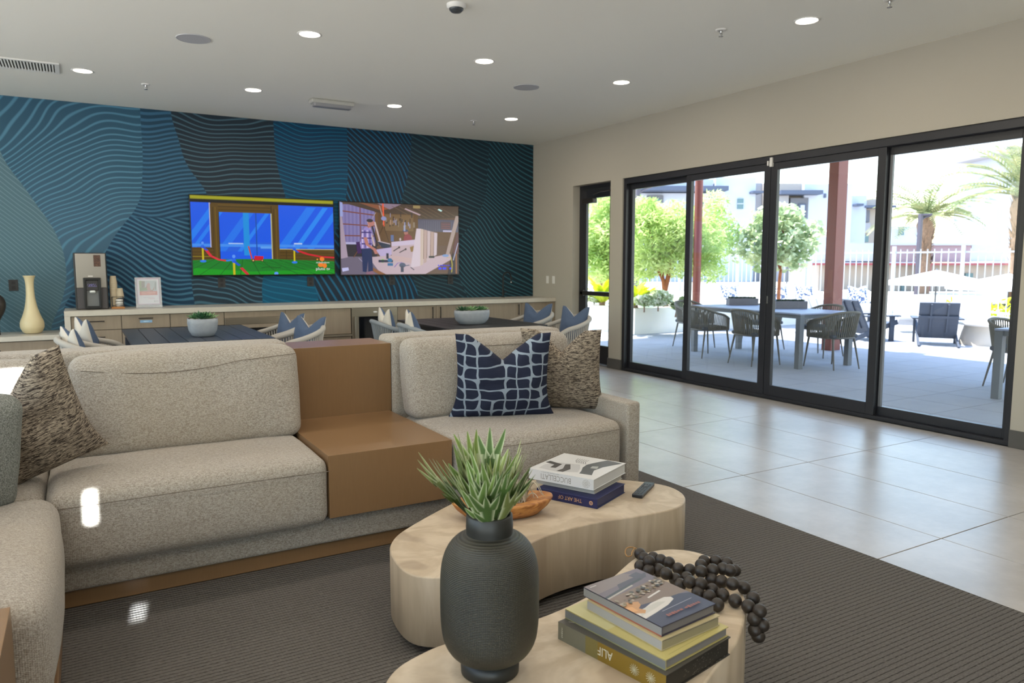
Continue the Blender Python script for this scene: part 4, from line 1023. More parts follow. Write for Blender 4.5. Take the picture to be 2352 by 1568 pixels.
    P.poly([(.005, .09), (.055, .10), (.06, .06), (.01, .04)], 'c0c0ec'); P.line([(.14, .23), (.18, .16)], .006, 'a098b8')
    # man in plaid shirt
    P.poly([(.165, .38), (.245, .38), (.25, .2), (.255, .02), (.215, .02), (.215, .2), (.20, .03), (.17, .04)], '142858'); P.poly([(.15, .36), (.165, .55), (.19, .66), (.225, .67), (.25, .60), (.245, .52), (.25, .37)], '9a88c8')
    for i in range(4): P.rect(.17+i*.02, .37, .177+i*.02, .62, '2c2070' if i % 2 else 'd8c8e8')
    for z in (.42, .5, .58): P.rect(.165, z, .247, z+.018, '3a2a70')
    P.line([(.195, .52), (.21, .42), (.27, .35), (.285, .29)], .028, 'b8786e'); P.poly([(.12, .45), (.15, .46), (.165, .3), (.13, .29)], '3c1858'); P.line([(.13, .32), (.10, .24)], .008, '6a4430')
    P.ell(.245, .72, .028, .042, 'b87a72'); P.ell(.235, .755, .027, .024, '3a3038'); P.line([(.222, .68), (.235, .66)], .03, 'b07068'); P.poly([(.195, .03), (.25, .05), (.27, .0), (.2, 0)], '8a6478')
    P.marks(.87, .125, .12, .022, '2a30e0'); P.marks(.88, .08, .13, .038, '2a34f0', 5)
tv(1.225, 3.055, 1.282, 2.305, 'large television on the left showing an animated underwater shopfront scene', draw_cartoon)
tv(3.125, 4.955, 1.272, 2.298, 'large television on the right showing a man in a woodworking shop', draw_workshop)
for x, lab in ((-.656, 'dark electrical outlet on the mural beside the cream vase'), (1.577, 'dark wall outlet below the left part of the cartoon television'), (2.721, 'dark wall outlet below the right end of the cartoon television'), (3.898, 'dark wall outlet below the middle of the workshop television'), (4.829, 'dark wall outlet below the right end of the workshop television')):
    t = obj('wall_outlet', MB().box(x-.045, x+.045, YB-.008, YB, 1.135, 1.262, b=.002), mat('outlet_dark', '2c2c2d', .5), label=lab, cat='outlet', group='dark outlets on the mural wall')
    m = MB()
    for z in (1.170, 1.226): m.box(x-.018, x+.018, YB-.0105, YB-.008, z-.018, z+.018, b=.001)
    obj('socket', m, mat('socket_dark', '18181a', .5), t, kind='stuff')
# ---- things on the counter
t = empty('coffee_machine', (.105, 9.85, .922), 'tall steel and black bean-to-cup coffee machine at the left end of the counter', 'coffee machine')
obj('housing', MB().box(-.055, .275, 9.72, 10.08, .924, 1.565, b=.01), mat('machine_black', '1a1a1d', .4), t)
obj('steel_front', MB().box(-.035, .262, 9.705, 9.72, 1.17, 1.555, b=.003), mat('machine_steel', '94908c', .32, .85), t)
obj('lower_front', MB().box(-.035, .262, 9.708, 9.72, .93, 1.168, b=.003), mat('machine_grey', '4b4749', .4), t)
m = MB(); m.box(.03, .055, 9.66, 9.707, .94, 1.27, b=.006); m.box(.18, .205, 9.66, 9.707, .94, 1.27, b=.006); m.box(.03, .205, 9.66, 9.707, 1.255, 1.285, b=.006); m.box(.055, .18, 9.66, 9.706, .93, .96, b=.004)
obj('bay_frame', m, mat('bay_black', '0e0e12', .3), t)
obj('control_panel', MB().box(.055, .18, 9.672, 9.706, 1.14, 1.255, b=.004), mat('panel_dark', '2f2d2e', .35), t)
P = Print(lambda u, v, d: (u, 9.6715-d, v)); rg = random.Random(2)
for i in range(14): P.line([(.07+.0065*i, 1.20+.012*math.sin(i*1.7)), (.075+.0065*i, 1.205+.012*math.sin(i*2.3))], .004, '7f78b8')
P.line([(.075, 1.185), (.165, 1.186)], .003, '8a84c0'); obj('display_print', P.m, printed(), t)
obj('spout', MB().soft((.118, 9.675, 1.125), (.06, .03, .03), .012, n=1), mat('spout_chrome', 'c8ccc8', .3, .3), t)
obj('drip_bay', MB().box(.058, .178, 9.69, 9.7075, .962, 1.14), mat('bay_grey', '6c6e6e', .4), t)
P = Print(lambda u, v, d: (u, 9.7045-d, v)); P.rect(.145, 1.41, .215, 1.54, '4d3229'); rg = random.Random(8)
for i in range(60): P.ell(.15+.06*rg.random(), 1.415+.12*rg.random(), .005, .004, rg.choice(['3a241c', '6d4a38', '5a3a2c']), 7)
P.rect(.082, 1.295, .13, 1.307, 'd8d0cc'); obj('decals', P.m, printed(), t)
cd = empty('cup_caddy', (.38, 9.80, .922), 'small black wire caddy on an orange tray holding coffee cups and lids', 'caddy')
obj('tray', MB().box(.30, .435, 9.70, 9.86, .923, .945, b=.003), mat('orange_wood', 'a8703a', .5), cd)
m = MB(); 
for z in (.96, 1.06):
    m.tube([(.31, 9.72, z), (.425, 9.72, z), (.425, 9.85, z), (.31, 9.85, z)], .005, 6, closed=True)
for a, c in ((.31, 9.72), (.425, 9.72), (.425, 9.85), (.31, 9.85)): m.tube([(a, c, .946), (a, c, 1.10 if c > 9.8 else 1.06)], .006, 6)
obj('rack', m, mat('rack_black', '141416', .4), cd, kind='stuff')
cupm = mat('paper_cup', 'b8a98e', .7); lidm = mat('plastic_lid', 'd0ccc4', .4)
def cups(x, y, z, n, lab):
    t = empty('paper_cup_stack', (x, y, z), lab, 'cups')
    for i in range(n): obj('cup', MB().lathe([(.041, .022*i), (.042, .022*i+.004), (.0405, .022*i+.006), (.030, .022*i+.09)], 24), cupm, t, world=False)
cups(.333, 9.80, .947, 13, 'tall upside-down stack of tan paper coffee cups beside the coffee machine'); 
cups(.395, 9.775, 1.046, 2, 'short upside-down stack of tan paper cups on the lids in the caddy')
ls_ = empty('lid_stack', (.385, 9.768, .947), 'white plastic coffee lids stacked inside the black caddy', 'lids')
for k in range(3): obj('lid', MB().lathe([(.034, 0), (.044, .002), (.044, .008), (.038, .022), (.033, .026)], 24), lidm, ls_, world=False, loc=(0, 0, .03*k))
fy = empty('flyer_holder', (.70, 9.80, .922), 'clear acrylic stand with a red and white leasing flyer on the counter', 'sign', rz=0)
ac = bpy.data.materials.new('clear_acrylic'); ac.use_nodes = True; ac.node_tree.nodes['Principled BSDF'].inputs['Transmission Weight'].default_value = .0; ac.node_tree.nodes['Principled BSDF'].inputs['Alpha'].default_value = .25; ac.node_tree.nodes['Principled BSDF'].inputs['Roughness'].default_value = .1
Ml = T(.70, 9.79, .925, rx=rad(-10))
obj('acrylic_sleeve', MB().box(-.14, .14, -.004, -.001, 0, .36, M=Ml).box(-.14, .14, .004, .007, 0, .36, M=Ml).box(-.14, .14, -.10, .08, -.001, .003, M=T(.70, 9.79, .925)), ac, fy)
P = Print(lambda u, v, d: tuple(Ml @ Vector((u, -.0005-d*.3, v))))
P.rect(-.118, .035, .118, .352, 'a878a0'); P.rect(-.112, .042, .112, .338, 'd8d8e2'); P.rect(-.095, .19, .095, .32, '9fb0b4'); P.rect(-.095, .19, -.06, .32, '6b8a4a'); P.rect(-.07, .20, -.035, .315, '5c564c'); P.rect(-.095, .20, .0, .235, '4a7a3c')
P.poly([(-.01, .20), (-.02, .26), (.0, .295), (.02, .285), (.02, .24), (.03, .2)], 'b07a7c'); P.poly([(-.04, .23), (-.01, .255), (-.01, .24)], '2a2628'); P.poly([(.0, .2), (.05, .21), (.07, .26), (.06, .21), (.04, .195)], '9a4a3c'); P.line([(.075, .21), (.08, .3)], .008, '3a3c50')
P.rect(-.095, .147, .095, .193, 'c03a34'); P.marks(0, .178, .15, .009, 'e8c8b8'); P.marks(0, .163, .14, .007, 'e8c8b8', 2); P.marks(0, .12, .11, .006, '8a8898', 3); P.marks(.03, .105, .07, .006, 'd87a60', 4); P.rect(.055, .068, .065, .078, '4a7a6a'); P.line([(.07, .073), (.10, .073)], .005, '8a8898')
obj('flyer', P.m, printed(), fy)
fc = empty('faucet', (5.66, 10.0, .922), 'black gooseneck faucet at the right end of the counter', 'faucet')
m = MB(); m.cyl((0, 0), .026, 0, .01, 16); m.cyl((0, 0), .014, .01, .12, 12)
m.tube([(0, 0, .1)]+[(0, 0, .12+.02*i) for i in range(9)]+[(.06*(1-math.cos(a))*1.0, -.02*(1-math.cos(a)), .30+.085*math.sin(a)) for a in [PI*i/12 for i in range(1, 13)]]+[(.12, -.04, .24)], .011, 10)
obj('spout', m, mat('faucet_black', '17181a', .3, .3), fc, world=False); obj('lever', MB().tube([(.014, 0, .07), (.05, -.02, .085)], .007, 8).cyl((.0, 0), .018, .05, .09, 12), mat('faucet_black'), fc, world=False)
obj('aerator', MB().cyl((.12, -.04), .012, .225, .24, 10), mat('chrome'), fc, world=False)
vm = empty('cream_vase', (-.485, 9.80, .668), 'tall ivory bottle-shaped vase with flared rim on the lower shelf', 'vase')
pr = [(.055, 0), (.085, .012), (.112, .06), (.117, .10), (.112, .14), (.088, .20), (.062, .29), (.047, .38), (.041, .45), (.040, .54), (.046, .60), (.060, .643)]
obj('vessel', MB().lathe([tuple(v) for v in smooth_open(pr, 4)]+[(.054, .64), (.038, .58), (.03, .4)], 40, cap=False), mat('ivory_ceramic', 'd6c69c', .35), vm, world=False)
sc = empty('stacked_orb_sculpture', (-.835, 9.80, .668), 'dark brown bulbous sculpture cut off by the left edge on the lower shelf', 'sculpture')
pr = [(.055, 0), (.052, .08), (.06, .16), (.105, .25), (.122, .33), (.105, .40), (.055, .455), (.05, .48), (.075, .55), (.085, .61), (.07, .68), (.03, .73), (.001, .74)]
obj('orbs', MB().lathe([tuple(v) for v in smooth_open(pr, 4)], 36), mat('dark_bronze', '2f2725', .45), sc, world=False)
# ================================================================== ROPE CHAIRS AND DINING TABLES
def make_chair(name, label, group, rope, frame, seatm, rimr=.02, loc=(0, 0, 0), rz=0):
    t = empty(name, loc, label, 'chair', group, rz=rz)
    top = [tuple(v) for v in smooth_open([(-.27, .20, .60), (-.285, .10, .655), (-.29, -.04, .69), (-.265, -.18, .735), (-.18, -.275, .775), (0, -.31, .79), (.18, -.275, .775), (.265, -.18, .735), (.29, -.04, .69), (.285, .10, .655), (.27, .20, .60)], 5)]
    bot = [tuple(v) for v in smooth_open([(-.245, .22, .43), (-.25, .10, .43), (-.25, -.04, .43), (-.225, -.15, .43), (-.15, -.225, .43), (0, -.245, .43), (.15, -.225, .43), (.225, -.15, .43), (.25, -.04, .43), (.25, .10, .43), (.245, .22, .43)], 5)]
    obj('rim', MB().tube(top, rimr, 8), rope, t, world=False)
    m = MB().tube(bot, .014, 6); m.tube([bot[0], bot[-1]], .014, 6); m.tube([top[0], bot[0]], .012, 6); m.tube([top[-1], bot[-1]], .012, 6); obj('frame_ring', m, frame, t, world=False)
    m = MB(); n = len(top)
    for i in range(1, n-1): m.tube([top[i], bot[i]], .0085, 5, cap=False)
    obj('rope_cords', m, rope, t, world=False, kind='stuff')
    obj('seat', MB().soft((0, -.01, .455), (.46, .44, .05), .022, (0, 0, .01), n=2), seatm, t, world=False)
    for sx in (-1, 1):
        obj('leg', MB().tube([(.23*sx, .20, .43), (.26*sx, .25, 0)], .012, 8, radii=[.016, .009]), frame, t, world=False)
        obj('leg', MB().tube([(.19*sx, -.19, .43), (.23*sx, -.27, 0)], .012, 8, radii=[.016, .009]), frame, t, world=False)
    return t
M_rope = mat('taupe_rope', '77736a', .9); M_rope2 = mat('pale_rope', 'b0aaa0', .9); M_ropeg = mat('grey_rope', '8b9093', .9)
M_cf = mat('taupe_frame', '605c56', .5); M_seat = mat('grey_seat_pad', '6f7378', .9)
CG = 'rope chairs at the indoor dining tables'
ch1 = make_chair('rope_chair', 'pale rope chair at the left side of the plank-top table, nearer the sofa', CG, M_rope2, M_cf, M_seat, .027, (.11, 7.50, 0), -PI/2)
dup(ch1, (.14, 8.10, 0), -PI/2-.08, 'pale rope chair at the left side of the plank-top table, nearer the counter')
dup(ch1, (1.86, 7.72, 0), PI/2, 'pale rope chair at the right side of the plank-top table, nearer the sofa')
dup(ch1, (1.84, 8.44, 0), PI/2+.1, 'pale rope chair at the right side of the plank-top table, nearer the counter')
dup(ch1, (5.14, 8.42, 0), PI/2+.05, 'pale rope chair at the far right of the oval-planter table, before the cabinets')
ch6 = dup(ch1, (5.12, 7.55, 0), PI/2-.05, 'tan-rimmed rope chair at the right of the oval-planter table, near the glass door')
ch2 = make_chair('rope_chair', 'grey rope chair at the left of the oval-planter table, nearer the counter', CG, M_ropeg, M_cf, M_seat, .024, (3.16, 8.02, 0), -PI/2-.1)
dup(ch2, (3.26, 7.42, 0), -PI/2-.05, 'grey rope chair at the left of the oval-planter table, right behind the sofa')
def t_plank(g): return g.mix(g.noise(g.coord(), 1, 3, .6, sc3=(40, 3, 10)), '2f343f', '3a3f4a')
def dining(x0, x1, y0, y1, z, label, mt, slats=8):
    t = empty('dining_table', ((x0+x1)/2, (y0+y1)/2, 0), label, 'table', 'dark indoor dining tables')
    w_ = (x1-x0)/slats; sm = mesh_from('slat', MB().box(-w_/2+.003, w_/2-.003, -(y1-y0)/2, (y1-y0)/2, z-.022, z, b=.002), mt)
    for i in range(slats): piece('slat', sm, t, (x0+w_*(i+.5)-(x0+x1)/2, 0, 0))
    obj('apron', MB().box(x0+.04, x1-.04, y0+.04, y1-.04, z-.08, z-.023), mt, t)
    for a in (x0+.06, x1-.06):
        for c in (y0+.06, y1-.06): obj('leg', MB().box(a-.035, a+.035, c-.035, c+.035, 0, z-.081, b=.003), mt, t)
    return t
dining(.36, 1.59, 7.22, 8.97, .74, 'dark blue-grey plank-top dining table behind the left sofa section', mat('dark_plank', rough=.42, tex=t_plank))
dining(3.42, 4.66, 7.18, 8.75, .74, 'black dining table holding the oval planter behind the right sofa section', mat('dark_plank2', '2b2828', .45))
# two-tone chair pillows
M_pb = mat('denim_blue_fabric', rough=.95, tex=lambda g: g.mix(g.noise(g.coord(), 260, 2), '414f66', '5b6a82')); M_pw = mat('cream_fabric', rough=.95, tex=lambda g: g.mix(g.noise(g.coord(), 200, 2), 'c6bdaf', 'd8d0c3'))
PG = 'two-tone blue and cream pillows on the dining chairs'
pm = [mesh_from('chair_pillow', pillow_mesh(.46, .46, .15, .30, .8, seed=s, n=18, pinch=.05, back_mi=1), [M_pb, M_pw]) for s in (2, 6)]
def cpil(x, y, z, rz, lean, lab, k=0, s=1, ry=0):
    o = bpy.data.objects.new('chair_pillow', pm[k]); COL.objects.link(o); placed(o, (x, y, z), -lean, rz, ry); o.scale = (s,)*3; tag(o, lab, 'pillow', PG)
# front (blue, -y side of the mesh) faces the table
cpil(-.02, 7.48, .485, PI/2+.25, rad(14), 'blue and cream pillow on the left chair nearest the sofa, cream side crumpled forward', 0, .92)
cpil(.08, 8.08, .485, PI/2+.2, rad(12), 'blue and cream pillow behind it, on the left chair nearer the counter', 1, 1.0)
cpil(2.00, 7.74, .485, -PI/2+.5, rad(14), 'denim-blue chair pillow with cream back right of the plank-top table, in front', 0, .92)
cpil(1.96, 8.40, .485, -PI/2+.4, rad(14), 'plain blue-fronted chair pillow right of the plank-top table, behind the other', 1, .92)
cpil(3.04, 8.00, .485, PI/2-.1, rad(8), 'cream-backed chair pillow in front of the fridge', 0, 1.0)
cpil(3.13, 7.40, .485, PI/2-.3, rad(12), 'cream-backed chair pillow just above the right sofa back', 1, 1.02)
cpil(5.26, 8.42, .485, -PI/2+.45, rad(12), 'small-looking blue and cream pillow in front of the corner cabinets', 0, .95)
cpil(5.26, 7.57, .485, -PI/2+.25, rad(12), 'blue-fronted chair pillow nearest the glass door', 1, .95)
# succulents
M_conc = mat('grey_concrete', rough=.75, tex=lambda g: g.mix(g.noise(g.coord(), 25, 4, .6), '8b9096', 'a2a6aa')); M_peb = mat('white_pebbles', 'd6d2c6', .8)
M_suc = [mat('succulent_'+n, c, .5) for n, c in (('deep', '2f5a3a'), ('mid', '4b7a4c'), ('light', '7ba06a'))]
def succulent(m, x, y, z, r, rg, mi):
    for ring, (n, el, L) in enumerate(((9, .35, 1.0), (8, .75, .85), (6, 1.15, .6))):
        for i in range(n):
            az = 2*PI*(i+.5*ring)/n+rg.uniform(-.15, .15); d = Vector((math.cos(az)*math.cos(el), math.sin(az)*math.cos(el), math.sin(el))); s = Vector((-math.sin(az), math.cos(az), 0)); up = d.cross(s)*-1
            l = r*L*rg.uniform(.85, 1.1); w_ = r*.16; p = Vector((x, y, z))
            vs = [p-s*w_*.6, p+s*w_*.6, p+d*l*.5-s*w_, p+d*l*.5+s*w_, p+d*l*.5-up*w_*.6, p+d*l+up*l*.08*-1]
            m.add([tuple(v) for v in vs], [(0, 1, 3, 2), (2, 3, 5), (0, 2, 4), (1, 4, 3), (0, 4, 1), (2, 5, 4), (3, 4, 5)], mi, False)
def planter(loc, sx, sy, h, label, spots, name='succulent_planter'):
    t = empty(name, loc, label, 'planter', 'concrete planters on the indoor tables')
    vs = []; fs = []; NS = 36
    prof = [(.55, 0), (.72, .01), (.93, h*.35), (1.0, h*.75), (.985, h), (.93, h), (.92, h-.02), (.01, h-.012)]
    for s_, z_ in prof:
        for i in range(NS):
            a = 2*PI*i/NS; e_ = .75; vs.append((sx*s_*math.copysign(abs(math.cos(a))**e_, math.cos(a)), sy*s_*math.copysign(abs(math.sin(a))**e_, math.sin(a)), z_))
    for k in range(5):
        for i in range(NS): j = (i+1) % NS; fs.append((k*NS+i, k*NS+j, (k+1)*NS+j, (k+1)*NS+i))
    fs.append(tuple(reversed(range(NS)))); obj('pot', MB().add(vs, fs, 0, True), M_conc, t, world=False)
    rg = random.Random(int(sx*1000)); m = MB()
    m.add([(sx*.92*math.cos(a)*.98, sy*.92*math.sin(a)*.98, h-.014) for a in [2*PI*i/24 for i in range(24)]], [tuple(range(24))])
    for i in range(150):
        a = rg.uniform(0, 2*PI); q = rg.random()**.5*.9; m.soft((sx*q*math.cos(a), sy*q*math.sin(a), h-.008), (.018, .015, .012), .006, n=0, rs=(0, 1))
    obj('pebbles', m, M_peb, t, world=False, kind='stuff')
    for i, (x, y, r_) in enumerate(spots):
        m = MB(); succulent(m, x, y, h-.012, r_, rg, 0); obj('rosette', m, M_suc[i % 3], t, world=False)
planter((1.01, 7.72, .74), .137, .135, .175, 'round grey concrete pot of green succulents on the plank-top table', [(0, 0, .13), (-.05, .04, .11), (.06, -.01, .11), (.0, -.06, .10), (.02, .06, .11)])
planter((3.93, 7.68, .74), .215, .12, .165, 'oval grey concrete planter with a row of succulents on the black table', [(-.13, 0, .10), (-.07, .03, .09), (-.02, -.02, .10), (.04, .02, .09), (.09, -.01, .10), (.15, .01, .09)])
# ================================================================== OUTSIDE
def t_paver(g):
    p = g.world(); n = g.noise(p, 2.2, 5, .6); n2 = g.noise(p, 35, 3); return g.mix(n*.8+n2*.2, '8f9198', 'a9acb4')
M_pave = mat('concrete_paver', rough=.8, tex=t_paver)
M_ground = mat('pale_concrete_ground', 'b5b0a6', .9)
gd = obj('patio_ground', MB().box(XR+.15, 120, YF-.2, 140, -.2, -.012), M_ground, kind='structure')
PW = .61; pm_ = mesh_from('paver', MB().box(-PW/2+.003, PW/2-.003, -PW/2+.003, PW/2-.003, -.011, 0, b=.002), M_pave)
for i in range(14):
    for j in range(21): piece('paver', pm_, gd, (XR+.165+PW*(i+.5), 1.0+PW*(j+.5), 0))
# patio roof over the doors, with its red columns
def obj_s(name, mb, m, **k): return obj(name, mb, m, kind='structure', **k)
obj_s('patio_canopy', MB().box(XR+.22, 10.75, -8, 12.1, 3.55, 3.85), mat('canopy_soffit', 'b9b4aa', .8))
obj_s('roof', MB().box(XL-.4, XR+.22, YF-.4, YB+.4, HC+.16, HC+.9), mat('roof_white', 'cfccc4', .8))
M_red = mat('red_oxide_paint', '7a3a30', .5)
t = empty('red_column', (10.80, 7.98, 0), 'thick square red-brown steel column beyond the patio dining table', 'column', 'red patio columns', rz=0)
obj('shaft', MB().box(-.09, .16, -.09, .09, .0, 3.54, b=.006), M_red, t, world=False)
obj('cap_plate', MB().box(-.14, .2, -.14, .14, 3.50, 3.548), M_red, t, world=False)
t = empty('red_column', (11.50, 11.84, 0), 'slim round orange-red steel post beside the white planter', 'column', 'red patio columns')
obj('shaft', MB().cyl((0, 0), .085, .012, 3.6, 24), M_red, t, world=False); obj('base_plate', MB().box(-.13, .13, -.13, .13, 0, .012), M_red, t, world=False)
# ---- patio dining tables and rope chairs
M_ptop = mat('blue_grey_table_top', '9aa2bd', .4); M_pleg = mat('slate_leg', '6a6e74', .5)
def patio_table(x0, y0, W, L, rz, z, label):
    t = empty('patio_table', (x0, y0, 0), label, 'table', 'patio dining tables', rz=rz)
    n = 12
    sm = mesh_from('slat', MB().box(0, W, 0, L/n-.004, z-.02, z, b=.002), M_ptop)
    for i in range(n): piece('slat', sm, t, (0, L/n*i, 0))
    obj('apron', MB().box(.03, W-.03, .03, L-.03, z-.075, z-.021), M_pleg, t, world=False)
    for a in (.005, W-.085):
        for c in (.005, L-.085): obj('leg', MB().box(a, a+.08, c, c+.08, 0, z-.022, b=.004), M_pleg, t, world=False)
patio_table(8.43, 6.70, 1.02, 2.35, rad(-6), .765, 'long blue-grey patio dining table outside the sliding doors')
patio_table(8.42, 1.90, 1.05, 2.32, 0, .755, 'second patio dining table cut off at the right edge of the glass')
OG = 'rope chairs around the patio tables'
oc = make_chair('patio_rope_chair', 'taupe rope chair turned away from the camera at the near end of the patio table', OG, M_rope, M_cf, mat('patio_seat_pad', '54575d', .9), .018, (9.02, 6.62, 0), rad(-8))
for x, y, rz, lab in ((8.36, 7.42, -PI/2-.05, 'taupe rope chair beside the patio table middle, by the middle door mullion'), (8.42, 8.42, -PI/2-.1, 'taupe rope chair on the near long side of the patio table, at its far left'),
                      (9.98, 7.55, PI/2, 'taupe rope chair beyond the patio table, nearer the square red column'), (9.95, 8.65, PI/2, 'taupe rope chair beyond the patio table, nearer the slim red post'),
                      (9.14, 9.45, PI-.05, 'taupe rope chair at the far end of the patio table, below the slim red post'), (9.42, 4.42, PI, 'taupe rope chair at the end of the second patio table, right edge of the glass')):
    dup(oc, (x, y, 0), rz, lab)
M_pbox = mat('grey_trough', '77757a', .8); M_hedge = mat('dark_trough_leaf', '35503a', .7)
for i, (px_, py_, lab) in enumerate(((1703, 703, 'low grey trough of green succulents on the patio table, left one'), (1813, 711, 'low grey trough of green succulents on the patio table, right one nearer the doors'))):
    c = pz(px_, py_-2, .766); t = empty('trough_planter', (c[0]+.10, c[1]+.08, .766), lab, 'planter', 'trough planters on the patio table', rz=rad(-28))
    m = MB(); m.box(-.24, .24, -.09, .09, 0, .11, b=.006); obj('trough', m, M_pbox, t, world=False)
    m = MB(); rg = random.Random(i)
    for k in range(16): succulent(m, -.2+.027*k, rg.uniform(-.04, .04), .105, .055, rg, 0)
    obj('foliage', m, M_hedge, t, world=False, kind='stuff')
# ---- white planter with cycads, bushes and trees
M_stucco = mat('white_stucco', 'e9e4da', .9); M_gravel = mat('white_gravel', 'e3ddd0', .9)
pl = empty('planter_wall', (9.72, 11.73, 0), 'long low white stucco planter wall behind the patio', 'planter')
m = MB(); m.box(9.72, 9.92, 11.73, 30, 0, .53); m.box(9.92, 17, 11.73, 11.93, 0, .53); m.box(16.8, 17, 11.93, 30, 0, .53)
obj('wall', m, M_stucco, pl); obj('gravel_bed', MB().box(9.92, 16.8, 11.93, 30, 0, .48), M_gravel, pl)
def leafmat(n, a, b_, sc=3, tr=.25):
    def tx(g): return g.mix(g.ramp(g.noise(g.coord(), sc, 3), .35, .65), a, b_)
    m = mat(n, rough=.6, tex=tx, spec=.3); m.node_tree.nodes['Principled BSDF'].inputs['Subsurface Weight'].default_value = 0
    nt = m.node_tree; b = nt.nodes['Principled BSDF']; o = nt.nodes['Material Output']; tl = nt.nodes.new('ShaderNodeBsdfTranslucent'); mx = nt.nodes.new('ShaderNodeMixShader'); mx.inputs[0].default_value = tr
    src = b.inputs['Base Color'].links[0].from_socket; nt.links.new(src, tl.inputs[0]); nt.links.new(b.outputs[0], mx.inputs[1]); nt.links.new(tl.outputs[0], mx.inputs[2]); nt.links.new(mx.outputs[0], o.inputs[0]); return m
M_g1 = leafmat('feathery_green', 'a9c46f', 'dbe8a8', 2.5, .45); M_g2 = leafmat('round_leaf_green', '93a676', 'd0d9b2', 3, .35); M_g3 = leafmat('cycad_green', 'a6b81e', 'd2d83a', 3, .35)
M_g4 = leafmat('variegated_leaf', '9fb37c', 'eef0dc', 9, .3); M_palm = leafmat('palm_green', '74845a', 'a8a87a', 2, .3)
M_bark = mat('orange_bark', rough=.9, tex=lambda g: g.mix(g.noise(g.coord(), 9, 4), '7d4a33', 'b06a42')); M_bark2 = mat('grey_brown_bark', rough=.9, tex=lambda g: g.mix(g.noise(g.coord(), 14, 4), '5d4a40', '9a7a62'))
def leaves(blobs, n, size, rg, asp=2.2, droop=0):
    m = MB(); W = [b[3]*b[4]*b[5] for b in blobs]; tot = sum(W)
    for b, w_ in zip(blobs, W):
        for _ in range(int(n*w_/tot)):
            while True:
                u = Vector((rg.uniform(-1, 1), rg.uniform(-1, 1), rg.uniform(-1, 1)))
                if .25 < u.length < 1: break
            c = Vector((b[0]+u.x*b[3], b[1]+u.y*b[4], b[2]+u.z*b[5]))
            a = Vector((rg.gauss(0, 1), rg.gauss(0, 1), rg.gauss(0, .7)-droop)).normalized(); s = a.cross(Vector((rg.gauss(0, 1), rg.gauss(0, 1), rg.gauss(0, 1)))).normalized()
            l = size*rg.uniform(.7, 1.4); h = l/asp
            m.add([tuple(c-a*l), tuple(c+s*h), tuple(c+a*l), tuple(c-s*h)], [(0, 1, 2, 3)])
    return m
def P3(x, y, k): return pk(x, y, k)
def tree(label, name, base, trunks, blobs, n, size, lm, bm, group=None, asp=2.2, droop=0, seed=1):
    rg = random.Random(seed); t = empty(name, tuple(base), label, 'tree', group)
    for path, r0, r1 in trunks:
        k = len(path); obj('trunk', MB().tube([tuple(v) for v in smooth_open(path, 4)], r0, 8, radii=None if False else [r0+(r1-r0)*i/((k-1)*4) for i in range((k-1)*4+1)]), bm, t)
    obj('foliage', leaves(blobs, n, size, rg, asp, droop), lm, t, kind='stuff')
K = 16.5
def bl(x, y, k, rx, ry): c = P3(x, y, k); s = k/FPX; return (c[0], c[1], c[2], rx*s, rx*s, ry*s)
b0 = P3(1530, 676, K)
tree('tall feathery light-green tree with reddish forked trunks behind the white planter', 'feathery_tree', (b0[0], b0[1], .48),
     [([Vector((b0[0], b0[1], .48)), P3(1526, 660, K), P3(1522, 640, K), P3(1508, 610, K), P3(1498, 560, K), P3(1490, 510, K)], .06, .02), ([P3(1527, 668, K), P3(1536, 630, K), P3(1545, 590, K), P3(1560, 540, K), P3(1575, 500, K)], .06, .02), ([P3(1522, 640, K), P3(1520, 600, K), P3(1524, 550, K)], .04, .015)],
     [bl(1490, 550, K, 70, 90), bl(1545, 530, K, 75, 70), bl(1605, 555, K, 62, 70), bl(1650, 535, K+.5, 46, 60), bl(1478, 490, K, 46, 40), bl(1560, 600, K, 66, 40), bl(1470, 610, K, 42, 44), bl(1640, 470, K+.5, 36, 34), bl(1630, 610, K, 44, 40)], 15000, .07, M_g1, M_bark, 'trees beyond the patio', 4.5, .5, 3)
K2 = 18.0; b1_ = P3(1385, 680, K2)
tree('feathery light-green tree seen through the single glass door', 'feathery_tree', (b1_[0], b1_[1], .48), [([Vector((b1_[0], b1_[1], .48)), P3(1395, 660, K2), P3(1400, 600, K2), P3(1392, 520, K2)], .06, .03)],
     [bl(1395, 540, K2, 60, 60), bl(1370, 610, K2, 45, 45), bl(1430, 500, K2, 45, 50), bl(1420, 590, K2, 45, 50), bl(1398, 475, K2, 50, 36), bl(1350, 560, K2, 40, 60)], 9000, .08, M_g1, M_bark, 'trees beyond the patio', 4.5, .5, 5)
K3 = 17.0; b2_ = P3(1788, 688, K3)
tree('small round-leaved tree with orange trunk in front of the fence', 'round_leaf_tree', (b2_[0], b2_[1], 0), [([Vector((b2_[0], b2_[1], 0)), P3(1790, 650, K3), P3(1796, 600, K3), P3(1800, 550, K3), P3(1795, 510, K3)], .045, .015), ([P3(1792, 620, K3), P3(1775, 570, K3), P3(1765, 530, K3)], .025, .01), ([P3(1796, 600, K3), P3(1825, 560, K3)], .02, .01)],
     [bl(1790, 560, K3, 62, 50), bl(1835, 560, K3, 48, 42), bl(1740, 560, K3, 48, 50), bl(1815, 600, K3, 45, 26), bl(1730, 520, K3, 30, 36), bl(1815, 505, K3, 38, 26), bl(1760, 600, K3, 40, 28), bl(1865, 530, K3, 30, 30), bl(1790, 500, K3, 60, 34), bl(1700, 560, K3, 26, 50)], 2300, .075, M_g2, M_bark, 'trees beyond the patio', 1.7, 0, 7)
